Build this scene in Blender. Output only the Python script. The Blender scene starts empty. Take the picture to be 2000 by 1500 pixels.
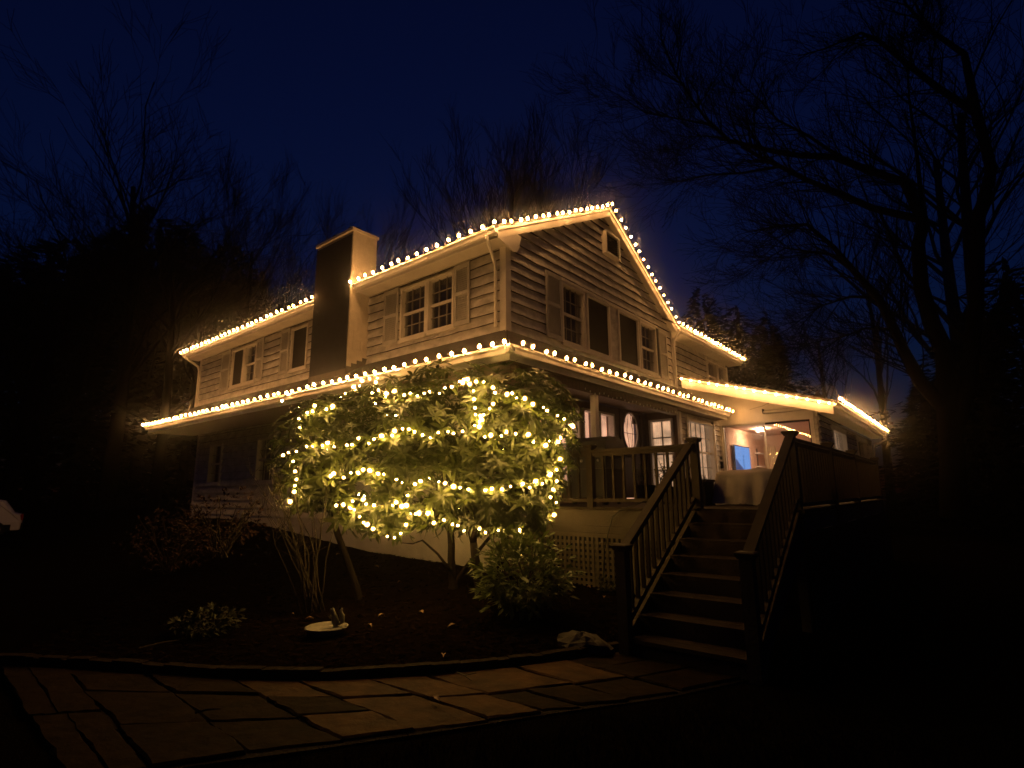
import bpy, math, random
import numpy as np
from mathutils import Vector, Matrix

# ------------------------------------------------------------------ camera, sky, exposure
S = bpy.context.scene
COL = S.collection
FPX, YAW, PITCH, ROLL = 1068.642, 2.259, 0.194, -0.008
CAM = Vector((6.15, -7.31, 1.598))
_f = Vector((math.cos(PITCH)*math.cos(YAW), math.cos(PITCH)*math.sin(YAW), math.sin(PITCH)))
_r0 = Vector((math.sin(YAW), -math.cos(YAW), 0)); _u0 = _r0.cross(_f)
_r = _r0*math.cos(ROLL) + _u0*math.sin(ROLL); _u = -_r0*math.sin(ROLL) + _u0*math.cos(ROLL)
cam_d = bpy.data.cameras.new('camera'); cam = bpy.data.objects.new('camera', cam_d); COL.objects.link(cam)
cam_d.sensor_fit = 'HORIZONTAL'; cam_d.sensor_width = 36; cam_d.lens = FPX/2000*36
cam_d.clip_start = .05; cam_d.clip_end = 2000
m3 = Matrix((_r, _u, -_f)).transposed()
cam.matrix_world = Matrix.Translation(CAM) @ m3.to_4x4()
S.camera = cam

W = bpy.data.worlds.new('World'); S.world = W; W.use_nodes = True
nt = W.node_tree; nt.nodes.clear()
out = nt.nodes.new('ShaderNodeOutputWorld'); bg = nt.nodes.new('ShaderNodeBackground'); sky = nt.nodes.new('ShaderNodeTexSky')
sky.sky_type = 'NISHITA'; sky.sun_disc = False
sky.sun_elevation = math.radians(-1.0); sky.sun_rotation = math.radians(320)
sky.air_density = 1.4; sky.dust_density = .3; sky.ozone_density = 7.0
bg.inputs['Strength'].default_value = 0.095
nt.links.new(sky.outputs[0], bg.inputs[0]); nt.links.new(bg.outputs[0], out.inputs[0])

vs = S.view_settings
vs.view_transform = 'Standard'; vs.look = 'None'; vs.exposure = 0.0; vs.gamma = 1; vs.use_curve_mapping = False
S.render.engine = 'CYCLES'
cy = S.cycles
cy.use_denoising = True; cy.max_bounces = 5; cy.diffuse_bounces = 3; cy.glossy_bounces = 2; cy.transparent_max_bounces = 16
cy.transmission_bounces = 3; cy.caustics_reflective = False; cy.caustics_refractive = False
cy.use_light_tree = True; cy.sample_clamp_indirect = 4.0
cy.pixel_filter_type = 'BLACKMAN_HARRIS'; cy.filter_width = 1.6
BULB_EAVE, BULB_BUSH = 185.0, 235.0

rnd = random.Random(7)

# ------------------------------------------------------------------ helpers
def ray(px, py):
    return _r*((px-1000)/FPX) - _u*((py-750)/FPX) + _f
def on(px, py, ax, val):
    d = ray(px, py); return CAM + d*((val-CAM[ax])/d[ax])
def at(px, py, dist):
    d = ray(px, py); return CAM + d*(dist/math.hypot(d.x, d.y))
def onplane(px, py, p0, n):
    d = ray(px, py); return CAM + d*((p0-CAM).dot(n)/d.dot(n))
def sstep(a, b, x):
    t = max(0, min(1, (x-a)/(b-a))); return t*t*(3-2*t)
def gz(x, y):
    h = max(.06, min(.86, .37+(-4-x)*.09 if x < -4 else .25-.03*x)) if x < 3 else .06
    h *= 1-sstep(2.2, 3.2, x)*.75
    return h*sstep(-4.2, -.3, y)

class MB:
    def __init__(s): s.v = []; s.f = []; s.m = []
    def add(s, vs_, fs, mi=0):
        o = len(s.v); s.v += [tuple(p) for p in vs_]
        for f in fs: s.f.append(tuple(i+o for i in f)); s.m.append(mi)
    def box(s, x0, x1, y0, y1, z0, z1, mi=0):
        s.add([(x0,y0,z0),(x1,y0,z0),(x1,y1,z0),(x0,y1,z0),(x0,y0,z1),(x1,y0,z1),(x1,y1,z1),(x0,y1,z1)],
              [(0,3,2,1),(4,5,6,7),(0,1,5,4),(1,2,6,5),(2,3,7,6),(3,0,4,7)], mi)
    def bar(s, a, b, w, h, up=(0,0,1), mi=0):
        a = Vector(a); b = Vector(b); d = (b-a).normalized(); up = Vector(up)
        sd = d.cross(up)
        if sd.length < 1e-4: sd = d.cross(Vector((1,0,0)))
        sd.normalize(); u2 = sd.cross(d).normalized()
        vv = []
        for p in (a, b):
            for i, j in ((-1,-1),(1,-1),(1,1),(-1,1)): vv.append(p + sd*(i*w/2) + u2*(j*h/2))
        s.add(vv, [(0,3,2,1),(4,5,6,7),(0,1,5,4),(1,2,6,5),(2,3,7,6),(3,0,4,7)], mi)
    def tube(s, pts, rs, n=6, cap=True, mi=0):
        pts = [Vector(p) for p in pts]; o = len(s.v); k = len(pts)
        if not hasattr(rs, '__len__'): rs = [rs]*k
        ref = None
        for i, p in enumerate(pts):
            t = (pts[min(i+1,k-1)]-pts[max(i-1,0)])
            if t.length < 1e-9: t = Vector((0,0,1))
            t.normalize()
            if ref is None: ref = Vector((1,0,0)) if abs(t.x) < .8 else Vector((0,1,0))
            sd = (ref - t*ref.dot(t)); sd = sd.normalized() if sd.length > 1e-6 else t.orthogonal().normalized()
            ref = sd; bi = t.cross(sd)
            for j in range(n):
                a = 2*math.pi*j/n
                q = p + (sd*math.cos(a)+bi*math.sin(a))*rs[i]; s.v.append((q.x,q.y,q.z))
        for i in range(k-1):
            for j in range(n):
                a = o+i*n+j; b = o+i*n+(j+1) % n
                s.f.append((a,b,b+n,a+n)); s.m.append(mi)
        if cap:
            s.f.append(tuple(o+j for j in reversed(range(n)))); s.m.append(mi)
            s.f.append(tuple(o+(k-1)*n+j for j in range(n))); s.m.append(mi)
    def lathe(s, prof, n=10, c=(0,0,0), mi=0):
        o = len(s.v); k = len(prof)
        for r, z in prof:
            for j in range(n):
                a = 2*math.pi*j/n; s.v.append((c[0]+r*math.cos(a), c[1]+r*math.sin(a), c[2]+z))
        for i in range(k-1):
            for j in range(n):
                a = o+i*n+j; b = o+i*n+(j+1) % n
                s.f.append((a,b,b+n,a+n)); s.m.append(mi)
        s.f.append(tuple(o+j for j in reversed(range(n)))); s.m.append(mi)
        s.f.append(tuple(o+(k-1)*n+j for j in range(n))); s.m.append(mi)
    def prism(s, poly, d, mi=0):
        n = len(poly); d = Vector(d); a = [Vector(p) for p in poly]
        s.add(a+[p+d for p in a], [tuple(reversed(range(n))), tuple(range(n, 2*n))]+[(i,(i+1) % n, n+(i+1) % n, n+i) for i in range(n)], mi)
    def mesh(s, name, mats, smooth=False):
        me = bpy.data.meshes.new(name); me.from_pydata(s.v, [], s.f)
        for m in (mats if isinstance(mats, (list, tuple)) else [mats]): me.materials.append(m)
        if any(s.m): me.polygons.foreach_set('material_index', s.m)
        if smooth: me.polygons.foreach_set('use_smooth', [True]*len(s.f))
        me.update(); return me
    def build(s, name, mats, parent=None, smooth=False):
        return link(name, s.mesh(name, mats, smooth), parent)

def link(name, me, parent=None, mat=None):
    o = bpy.data.objects.new(name, me); COL.objects.link(o)
    if parent is not None: o.parent = parent
    if mat is not None: o.matrix_world = mat
    return o
def tag(o, label=None, cat=None, group=None, kind=None):
    if label: o['label'] = label
    if cat: o['category'] = cat
    if group: o['group'] = group
    if kind: o['kind'] = kind
    return o
def empty(name, label, cat, group=None, loc=(0,0,0)):
    o = bpy.data.objects.new(name, None); COL.objects.link(o); o.location = loc; o.empty_display_size = .1
    return tag(o, label, cat, group)
def bx(name, mat, parent, *a):
    m = MB(); m.box(*a); return m.build(name, mat, parent)

# ------------------------------------------------------------------ materials
def mat(name, col, rough=.7, spec=.3, var=.25, scale=6, bump=.0, bscale=None, metal=0, col2=None, stretch=None, trans=0):
    m = bpy.data.materials.new(name); m.use_nodes = True; n = m.node_tree; b = n.nodes['Principled BSDF']
    tc = n.nodes.new('ShaderNodeTexCoord'); mp = n.nodes.new('ShaderNodeMapping')
    n.links.new(tc.outputs['Object'], mp.inputs[0])
    if stretch: mp.inputs['Scale'].default_value = stretch
    nz = n.nodes.new('ShaderNodeTexNoise'); nz.inputs['Scale'].default_value = scale; nz.inputs['Detail'].default_value = 6; nz.inputs['Roughness'].default_value = .65
    n.links.new(mp.outputs[0], nz.inputs['Vector'])
    cr = n.nodes.new('ShaderNodeValToRGB'); e = cr.color_ramp.elements
    c2 = col2 or tuple(c*(1-var) for c in col)
    e[0].position = .3; e[0].color = (*c2, 1); e[1].position = .68; e[1].color = (*col, 1)
    n.links.new(nz.outputs['Fac'], cr.inputs[0]); n.links.new(cr.outputs[0], b.inputs['Base Color'])
    b.inputs['Roughness'].default_value = rough; b.inputs['Specular IOR Level'].default_value = spec; b.inputs['Metallic'].default_value = metal
    if bump:
        nb = n.nodes.new('ShaderNodeTexNoise'); nb.inputs['Scale'].default_value = bscale or scale*5; nb.inputs['Detail'].default_value = 5
        n.links.new(mp.outputs[0], nb.inputs['Vector'])
        bp = n.nodes.new('ShaderNodeBump'); bp.inputs['Strength'].default_value = bump; bp.inputs['Distance'].default_value = .02
        n.links.new(nb.outputs['Fac'], bp.inputs['Height']); n.links.new(bp.outputs[0], b.inputs['Normal'])
    if trans:
        ms = n.nodes.new('ShaderNodeMixShader'); tl = n.nodes.new('ShaderNodeBsdfTranslucent'); ms.inputs[0].default_value = trans
        n.links.new(cr.outputs[0], tl.inputs[0]); n.links.new(b.outputs[0], ms.inputs[1]); n.links.new(tl.outputs[0], ms.inputs[2])
        n.links.new(ms.outputs[0], n.nodes['Material Output'].inputs[0])
    return m
def emit(name, col, st):
    m = bpy.data.materials.new(name); m.use_nodes = True; n = m.node_tree; n.nodes.clear()
    o = n.nodes.new('ShaderNodeOutputMaterial'); e = n.nodes.new('ShaderNodeEmission')
    e.inputs[0].default_value = (*col, 1); e.inputs[1].default_value = st; n.links.new(e.outputs[0], o.inputs[0])
    return m
def glass(name, tint=(1,1,1), gl=.09):
    m = bpy.data.materials.new(name); m.use_nodes = True; n = m.node_tree; n.nodes.clear()
    o = n.nodes.new('ShaderNodeOutputMaterial'); t = n.nodes.new('ShaderNodeBsdfTransparent'); g = n.nodes.new('ShaderNodeBsdfGlossy')
    t.inputs[0].default_value = (*tint, 1); g.inputs['Roughness'].default_value = .015
    mx = n.nodes.new('ShaderNodeMixShader'); fr = n.nodes.new('ShaderNodeLayerWeight'); pw = n.nodes.new('ShaderNodeMath'); pw.operation = 'POWER'; pw.inputs[1].default_value = 5; n.links.new(fr.outputs['Facing'], pw.inputs[0])
    ad = n.nodes.new('ShaderNodeMath'); ad.operation = 'MULTIPLY_ADD'; ad.inputs[1].default_value = .8; ad.inputs[2].default_value = gl*.55; n.links.new(pw.outputs[0], ad.inputs[0])
    n.links.new(ad.outputs[0], mx.inputs[0]); n.links.new(t.outputs[0], mx.inputs[1]); n.links.new(g.outputs[0], mx.inputs[2]); n.links.new(mx.outputs[0], o.inputs[0])
    return m
def lit_cloth(name, col, st):
    """sheer curtain with a lit room behind it"""
    m = bpy.data.materials.new(name); m.use_nodes = True; n = m.node_tree; b = n.nodes['Principled BSDF']
    tc = n.nodes.new('ShaderNodeTexCoord'); nz = n.nodes.new('ShaderNodeTexNoise'); nz.inputs['Scale'].default_value = 3.5
    n.links.new(tc.outputs['Object'], nz.inputs['Vector'])
    cr = n.nodes.new('ShaderNodeValToRGB'); e = cr.color_ramp.elements; e[0].position = .3; e[0].color = (*[c*.45 for c in col], 1); e[1].position = .7; e[1].color = (*col, 1)
    n.links.new(nz.outputs['Fac'], cr.inputs[0]); n.links.new(cr.outputs[0], b.inputs['Base Color']); n.links.new(cr.outputs[0], b.inputs['Emission Color'])
    b.inputs['Emission Strength'].default_value = st; b.inputs['Roughness'].default_value = .9
    return m

M = {}
M['siding'] = mat('siding_paint', (.68,.66,.62), .65, .25, .5, 3.4, .35, 30, stretch=(1,1,1.6))
M['edge_shade'] = mat('shaded_board_edge', (.045,.035,.027), .9, .1, .4, 6)  # paints the shadow line under each clapboard
M['trim'] = mat('trim_paint', (.74,.71,.65), .5, .35, .2, 3, .1, 40)
M['gutter'] = mat('gutter_metal', (.76,.74,.70), .38, .5, .15, 4)
M['soffit'] = mat('soffit_paint', (.7,.67,.6), .65, .25, .25, 2)
M['shutter'] = mat('shutter_paint', (.50,.49,.46), .6, .3, .25, 4)
M['shingle'] = mat('roof_shingle', (.09,.075,.065), .9, .15, .5, 14, .7, 60)
M['chim_dark'] = mat('dark_chimney_face', (.040,.042,.045), .85, .2, .3, 5, .4, 40)  # chimney front set darker than its sides
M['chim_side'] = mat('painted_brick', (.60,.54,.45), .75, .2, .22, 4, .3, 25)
M['flash'] = mat('lead_flashing', (.10,.085,.07), .6, .4, .4, 9)
M['screen'] = mat('insect_screen', (.035,.034,.033), .8, .2, .3, 5)
M['found'] = mat('parged_concrete', (.66,.63,.57), .85, .2, .3, 1.6, .3, 25)
M['brownwood'] = mat('stained_wood', (.14,.085,.055), .55, .35, .4, 3, .2, 30, stretch=(6,6,.7))
M['deckwood'] = mat('weathered_deck', (.05,.038,.027), .85, .1, .45, 4, .4, 30, stretch=(1,1,1))
M['treadwood'] = mat('worn_tread', (.05,.033,.023), .85, .15, .5, 5, .4, 30)
M['railwood'] = mat('rail_wood', (.06,.046,.031), .75, .12, .4, 4, .3, 30)
M['skirt'] = mat('skirt_board', (.085,.07,.048), .75, .25, .3, 3, .3, 30)
M['lattice'] = mat('lattice_vinyl', (.10,.083,.055), .7, .25, .3, 4)
M['black'] = mat('black_enamel', (.012,.012,.012), .4, .5, .2, 5)
M['dark'] = mat('dark_plastic_and_shade', (.010,.009,.008), .8, .1, .3, 5)
M['cover'] = mat('canvas_cover', (.58,.53,.45), .85, .15, .3, 3, .3, 60)
M['wire'] = mat('green_wire', (.02,.035,.02), .5, .4, .2, 5)
M['leaf'] = mat('rhododendron_leaf', (.072,.098,.014), .42, .4, .6, 2.2, trans=.18)
M['leaf_low'] = mat('shrub_leaf', (.12,.16,.03), .5, .4, .5, 6, trans=.15)
M['leaf_red'] = mat('russet_leaf', (.05,.02,.014), .7, .2, .5, 6)
M['fern'] = mat('groundcover_leaf', (.03,.034,.012), .6, .3, .5, 6)
M['bark'] = mat('bark', (.020,.015,.012), 1, .03, .5, 6, .8, 18, stretch=(1,1,.3))
M['bark_far'] = mat('tree_bark', (.004,.0035,.003), 1, .0, .4, 3)
M['stem'] = mat('shrub_stem', (.05,.038,.025), .8, .2, .5, 10)
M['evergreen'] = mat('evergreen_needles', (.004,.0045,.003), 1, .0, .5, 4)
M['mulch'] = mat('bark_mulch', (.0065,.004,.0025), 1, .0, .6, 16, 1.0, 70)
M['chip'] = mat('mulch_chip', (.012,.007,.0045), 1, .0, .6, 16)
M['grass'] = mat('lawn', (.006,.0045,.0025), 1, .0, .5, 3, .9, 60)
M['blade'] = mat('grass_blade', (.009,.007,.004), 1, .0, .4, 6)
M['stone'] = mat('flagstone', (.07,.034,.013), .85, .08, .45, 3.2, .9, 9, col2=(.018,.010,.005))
M['stone2'] = mat('flagstone_dim', (.017,.009,.004), .9, .05, .75, 3.6, .9, 9)  # darker copy of the flagstone for the dim path ends
M['joint'] = mat('path_joint', (.010,.006,.004), .95, .1, .4, 12, .6, 50)
M['edge'] = mat('edging_brick', (.02,.0135,.0095), .95, .05, .4, 7, .5, 30)
M['rock'] = mat('field_rock', (.10,.085,.065), .85, .2, .5, 4, .8, 16)
M['bath'] = mat('birdbath_stone', (.26,.24,.20), .85, .2, .45, 7, .4, 30)
M['statue'] = mat('bronze_statue', (.16,.14,.10), .55, .4, .5, 9)
M['dleaf'] = mat('fallen_leaf', (.26,.17,.10), .8, .2, .4, 12)
M['pipe'] = mat('white_pipe', (.6,.58,.53), .5, .4, .2, 8)
M['room'] = mat('peach_wall', (.80,.55,.40), .85, .2, .1, 2)
M['roomfloor'] = mat('room_floor', (.25,.16,.10), .5, .4, .3, 3)
M['tan'] = mat('tan_drape', (.80,.62,.42), .85, .1, .15, 3)
M['curtain'] = mat('dark_curtain', (.10,.09,.085), .9, .1, .4, 4, stretch=(10,10,.4))
M['carwhite'] = mat('white_car_paint', (.75,.74,.72), .25, .5, .05, 3)
M['tyre'] = mat('tyre_rubber', (.02,.02,.02), .8, .2, .2, 8)
M['rimm'] = mat('alloy_rim', (.4,.4,.4), .35, .5, .1, 4, metal=.8)
M['redlens'] = mat('red_lens', (.3,.02,.02), .2, .5, .1, 4)
M['pane'] = glass('window_glass', (.9,.92,.95), .10)
M['pane_tv'] = glass('door_glass', (.93,.93,.93), .12)
M['bulb'] = emit('warm_bulb', (1.0,.45,.125), BULB_EAVE)
def haloed(name, col, st):
    """thin amber shell round the bulb: lets the filament light through, glow added as lens bloom"""
    m = bpy.data.materials.new(name); m.use_nodes = True; n = m.node_tree; n.nodes.clear()
    o = n.nodes.new('ShaderNodeOutputMaterial'); t = n.nodes.new('ShaderNodeBsdfTransparent'); e = n.nodes.new('ShaderNodeEmission'); a = n.nodes.new('ShaderNodeAddShader')
    lw = n.nodes.new('ShaderNodeLayerWeight'); iv = n.nodes.new('ShaderNodeMath'); iv.operation = 'SUBTRACT'; iv.inputs[0].default_value = 1; pw = n.nodes.new('ShaderNodeMath'); pw.operation = 'POWER'; pw.inputs[1].default_value = 2.2
    ml = n.nodes.new('ShaderNodeMath'); ml.operation = 'MULTIPLY'; ml.inputs[1].default_value = st
    n.links.new(lw.outputs['Facing'], iv.inputs[1]); n.links.new(iv.outputs[0], pw.inputs[0]); n.links.new(pw.outputs[0], ml.inputs[0]); n.links.new(ml.outputs[0], e.inputs[1])
    e.inputs[0].default_value = (*col, 1); n.links.new(t.outputs[0], a.inputs[0]); n.links.new(e.outputs[0], a.inputs[1]); n.links.new(a.outputs[0], o.inputs[0])
    m.cycles.emission_sampling = 'NONE'
    return m
M['globe'] = haloed('amber_bloom', (1.0,.44,.085), 1.25)
M['miniglobe'] = haloed('amber_bloom_small', (1.0,.52,.10), 1.0)
M['bulb_dim'] = emit('warm_bulb_dim', (1.0,.40,.10), BULB_EAVE*.6)
M['bulb_hot'] = emit('warm_bulb_hot', (1.0,.47,.14), BULB_EAVE*1.35)
M['bulb_back'] = mat('unlit_bulb_back', (.7,.5,.3), .5, .3, .1, 5)  # bulb backs left unlit, added to keep light off the gable wall
M['minibulb'] = emit('warm_mini_bulb', (1.0,.54,.13), BULB_BUSH)
M['roomlamp'] = emit('room_lamp', (1.0,.66,.40), 260.0)
M['tv'] = emit('tv_screen', (.20,.42,.95), .95)
M['tvdark'] = emit('tv_dark_figure', (.07,.12,.33), .7)
M['muntin'] = mat('muntin_paint', (.30,.28,.25), .6, .25, .25, 4)
M['sheer'] = lit_cloth('lit_sheer', (1.0,.52,.30), 1.25)
M['sheer2'] = lit_cloth('lit_blind', (1.0,.60,.33), .95)
M['sheerhot'] = emit('table_lamp_glow', (1.0,.72,.42), 2.2)
M['porchlamp'] = emit('porch_lamp', (1.0,.68,.36), 8.0)

# ------------------------------------------------------------------ ground
def axis(lo, hi, a, b, step):
    xs = list(np.arange(a, b+1e-6, step)); g = step
    x = b
    while x < hi: g *= 1.35; x += g; xs.append(min(x, hi))
    g = step; x = a
    while x > lo: g *= 1.35; x -= g; xs.insert(0, max(x, lo))
    return xs
gx = axis(-150, 150, -16, 8, .4); gy = axis(-150, 150, -9, 2, .4)
m = MB()
nzr = random.Random(3)
for y in gy:
    for x in gx:
        near = abs(x) < 40 and abs(y) < 40
        m.v.append((x, y, gz(x, y)-.012 + (nzr.uniform(-.012, .012) if near else 0)))
nx = len(gx)
for j in range(len(gy)-1):
    for i in range(nx-1):
        a = j*nx+i; m.f.append((a,a+1,a+1+nx,a+nx)); m.m.append(0)
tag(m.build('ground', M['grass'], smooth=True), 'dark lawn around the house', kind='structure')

# path curves (far edge = bed kerb, near edge = lawn)
FAR = [(0,1300),(200,1310),(430,1327),(640,1332),(860,1320),(1060,1298),(1200,1275)]
NEAR = [(150,1560),(360,1500),(640,1462),(900,1424),(1100,1392),(1300,1365),(1460,1330)]
far3 = [on(*p, 2, 0) for p in FAR]; near3 = [on(*p, 2, 0) for p in NEAR]
def poly_at(P, t):
    t = max(0, min(.99999, t))*(len(P)-1); i = int(t); return P[i].lerp(P[i+1], t-i)
# bedding under the stones
m = MB(); K = 40
for k in range(K+1):
    a = poly_at(far3, k/K); b = poly_at(near3, k/K)
    for q in range(5):
        p = a.lerp(b, q/4); m.v.append((p.x, p.y, .006))
for k in range(K):
    for q in range(4):
        a = k*5+q; m.f.append((a,a+1,a+6,a+5)); m.m.append(0)
path = tag(m.build('path', M['joint']), 'flagstone garden path curving to the stairs', kind='structure')
# flagstones: irregular rows along the path; joints recessed
sr = random.Random(12)
def stone_piece(poly, z0, z1, mt):
    c = sum((Vector(p) for p in poly), Vector((0,0,0)))/len(poly)
    mm = MB(); n = len(poly); rings = []
    for ins, z in ((.0, z0), (.0, z1-.012), (.018, z1)):
        for p in poly:
            d = (c-Vector(p)); d.z = 0; L = d.length; q = Vector(p)+d*(ins/max(L, .05)); mm.v.append((q.x, q.y, z))
    for k in range(2):
        for i in range(n):
            mm.f.append((k*n+i, k*n+(i+1) % n, (k+1)*n+(i+1) % n, (k+1)*n+i)); mm.m.append(0)
    mm.f.append(tuple(2*n+i for i in range(n))); mm.m.append(0)
    return mm.build('flagstone', mt, path)
def gap(poly, g):
    c = sum((Vector(p) for p in poly), Vector((0,0,0)))/len(poly); r = []
    for p in poly:
        d = c-Vector(p); r.append(Vector(p)+d*(g/max(.1, d.length)))
    return r
t = 0.0
while t < .985:
    dt = sr.uniform(.085, .14)
    t1 = min(1, t+dt)
    if t1 > .95: t1 = 1
    cuts = [0] + sorted([sr.uniform(.30,.38), sr.uniform(.62,.70)] if sr.random() < .45 else [sr.uniform(.42,.6)]) + [1]
    sk = sr.uniform(-.02,.02) if .03 < t and t1 < .97 else 0
    for a, b in zip(cuts[:-1], cuts[1:]):
        if sr.random() < .3 and .36 < (b-a) and dt > .11: tt = [t, (t+t1)/2+sr.uniform(-.01,.01), t1]
        else: tt = [t, t1]
        for u, v in zip(tt[:-1], tt[1:]):
            P = []
            for (ti, q) in ((u,a),(v,a),(v,(a+b)/2+.02),(v,b),(u,b),(u,(a+b)/2-.02)):
                pp = poly_at(far3, ti+sk*(q-.5)).lerp(poly_at(near3, ti+sk*(q-.5)), .03+.94*q)
                P.append(pp+Vector((sr.uniform(-.018,.018), sr.uniform(-.018,.018), 0)))
            P.reverse(); Q2 = []
            for i_ in range(len(P)):
                a_, b_ = P[i_], P[(i_+1) % len(P)]; Q2.append(a_)
                for k_ in range(1, 5): Q2.append(a_.lerp(b_, k_/5)+Vector((sr.uniform(-.009,.009), sr.uniform(-.009,.009), 0)))
            P = Q2
            stone_piece(gap(P, .009), .0, .024+sr.uniform(-.007,.007), M['stone'] if sr.random() < max(.12, .8-2.2*abs((t+t1)/2-.56)) else M['stone2'])  # darker stones away from mid-path paint in the fading light
    t = t1

# planting bed sheet inside the kerb
m = MB(); K = 60; Q = 14
for k in range(K+1):
    a = poly_at(far3, k/K)
    tgt = Vector((-13+ (k/K)*15.6, .12, 0))
    for q in range(Q+1):
        p = a.lerp(tgt, (q/Q)**1.0); m.v.append((p.x, p.y, gz(p.x, p.y)+.03+nzr.uniform(-.014,.014)))
for k in range(K):
    for q in range(Q):
        a = k*(Q+1)+q; m.f.append((a,a+Q+1,a+Q+2,a+1)); m.m.append(0)
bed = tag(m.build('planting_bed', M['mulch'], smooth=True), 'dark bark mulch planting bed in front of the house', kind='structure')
def bedz(x, y): return gz(x, y)+.03
m = MB()
for i in range(7000):
    k = rnd.random(); q = rnd.random()**1.4
    p = poly_at(far3, k).lerp(Vector((-13+k*15.6, .1, 0)), q); z = bedz(p.x, p.y)
    a = rnd.uniform(0, 6.28); L = rnd.uniform(.015,.05); w = rnd.uniform(.006,.016); dx, dy = math.cos(a), math.sin(a); tz = rnd.uniform(-.012,.02)
    m.add([(p.x-dx*L-dy*w, p.y-dy*L+dx*w, z+.004),(p.x-dx*L+dy*w, p.y-dy*L-dx*w, z+.012),(p.x+dx*L+dy*w, p.y+dy*L-dx*w, z+.012+tz),(p.x+dx*L-dy*w, p.y+dy*L+dx*w, z+.006+tz)], [(0,1,2,3)])
ch = m.build('mulch_chips', M['chip']); tag(ch, 'loose bark chips scattered over the planting bed', 'mulch', kind='stuff')
# edging bricks along the bed
kerb = empty('bed_edging', 'low brick edging between the mulch bed and the flagstone path', 'edging')
tot = 0; pts = [poly_at(far3, k/400) for k in range(401)]
acc = 0; last = pts[0]
for p in pts[1:]:
    acc += (p-last).length
    if acc > .255:
        d = (p-last).normalized(); L = .238+rnd.uniform(-.01,.01)
    else: continue
    c = (p+last)/2; nrm = Vector((-d.y, d.x, 0))
    mm = MB(); h = .095+rnd.uniform(-.012,.012)
    mm.bar(c-d*L/2+Vector((0,0,h/2-.01))+nrm*.03, c+d*L/2+Vector((0,0,h/2-.01+rnd.uniform(-.008,.008)))+nrm*.03, .085, h)
    mm.build('brick', M['edge'], kerb)
    last = p; acc = 0
# lawn blades on the near side of the path and right of it
m = MB(); gr = random.Random(5)
for i in range(26000):
    if gr.random() < .6:
        k = gr.random(); p = poly_at(near3, k)+Vector((gr.uniform(-.05,1.6), gr.uniform(-1.5,.05), 0))
    else: p = Vector((gr.uniform(4.7, 8), gr.uniform(-5.5, 1.5), 0))
    if (p-Vector((CAM.x, CAM.y, 0))).length < .9: continue
    a = gr.uniform(0, 6.28); h = gr.uniform(.025,.07); w = .0035; dx, dy = math.cos(a), math.sin(a); z = gz(p.x, p.y)-.015
    m.add([(p.x-dx*w, p.y-dy*w, z),(p.x+dx*w, p.y+dy*w, z),(p.x-dy*h*.6, p.y+dx*h*.6, z+h)], [(0,1,2)])
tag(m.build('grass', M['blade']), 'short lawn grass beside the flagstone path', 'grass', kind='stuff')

# ------------------------------------------------------------------ house
H = empty('house', 'two-storey cream clapboard house outlined with warm roof lights', 'house', loc=(0,0,0))
ZU = 6.22; EX, EY, ZL = 1.2, -1.34, 3.66; PZ0 = 4.46
UX, UY = .2, -.43                          # upper eave lines
PKY, PKZ = 3.72, 8.32; RY = 7.39           # gable peak, far eave of the gable
XL = -13.5                                 # left end of the house

def wall_holes(name, mt, parent, ax, pos, thick, u0, u1, z0, z1, rects):
    """wall slab in plane ax=pos (outer face), with openings; ax 0 -> u is y, ax 1 -> u is x"""
    us = sorted({u0, u1, *[max(u0, min(u1, r[0])) for r in rects], *[max(u0, min(u1, r[1])) for r in rects]})
    zs = sorted({z0, z1, *[max(z0, min(z1, r[2])) for r in rects], *[max(z0, min(z1, r[3])) for r in rects]})
    mm = MB()
    for a, b in zip(us[:-1], us[1:]):
        for c, d in zip(zs[:-1], zs[1:]):
            um, zm = (a+b)/2, (c+d)/2
            if any(r[0] < um < r[1] and r[2] < zm < r[3] for r in rects): continue
            if ax == 0: mm.box(min(pos, pos+thick), max(pos, pos+thick), a, b, c, d)
            else: mm.box(a, b, min(pos, pos+thick), max(pos, pos+thick), c, d)
    return mm.build(name, mt, parent)

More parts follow.
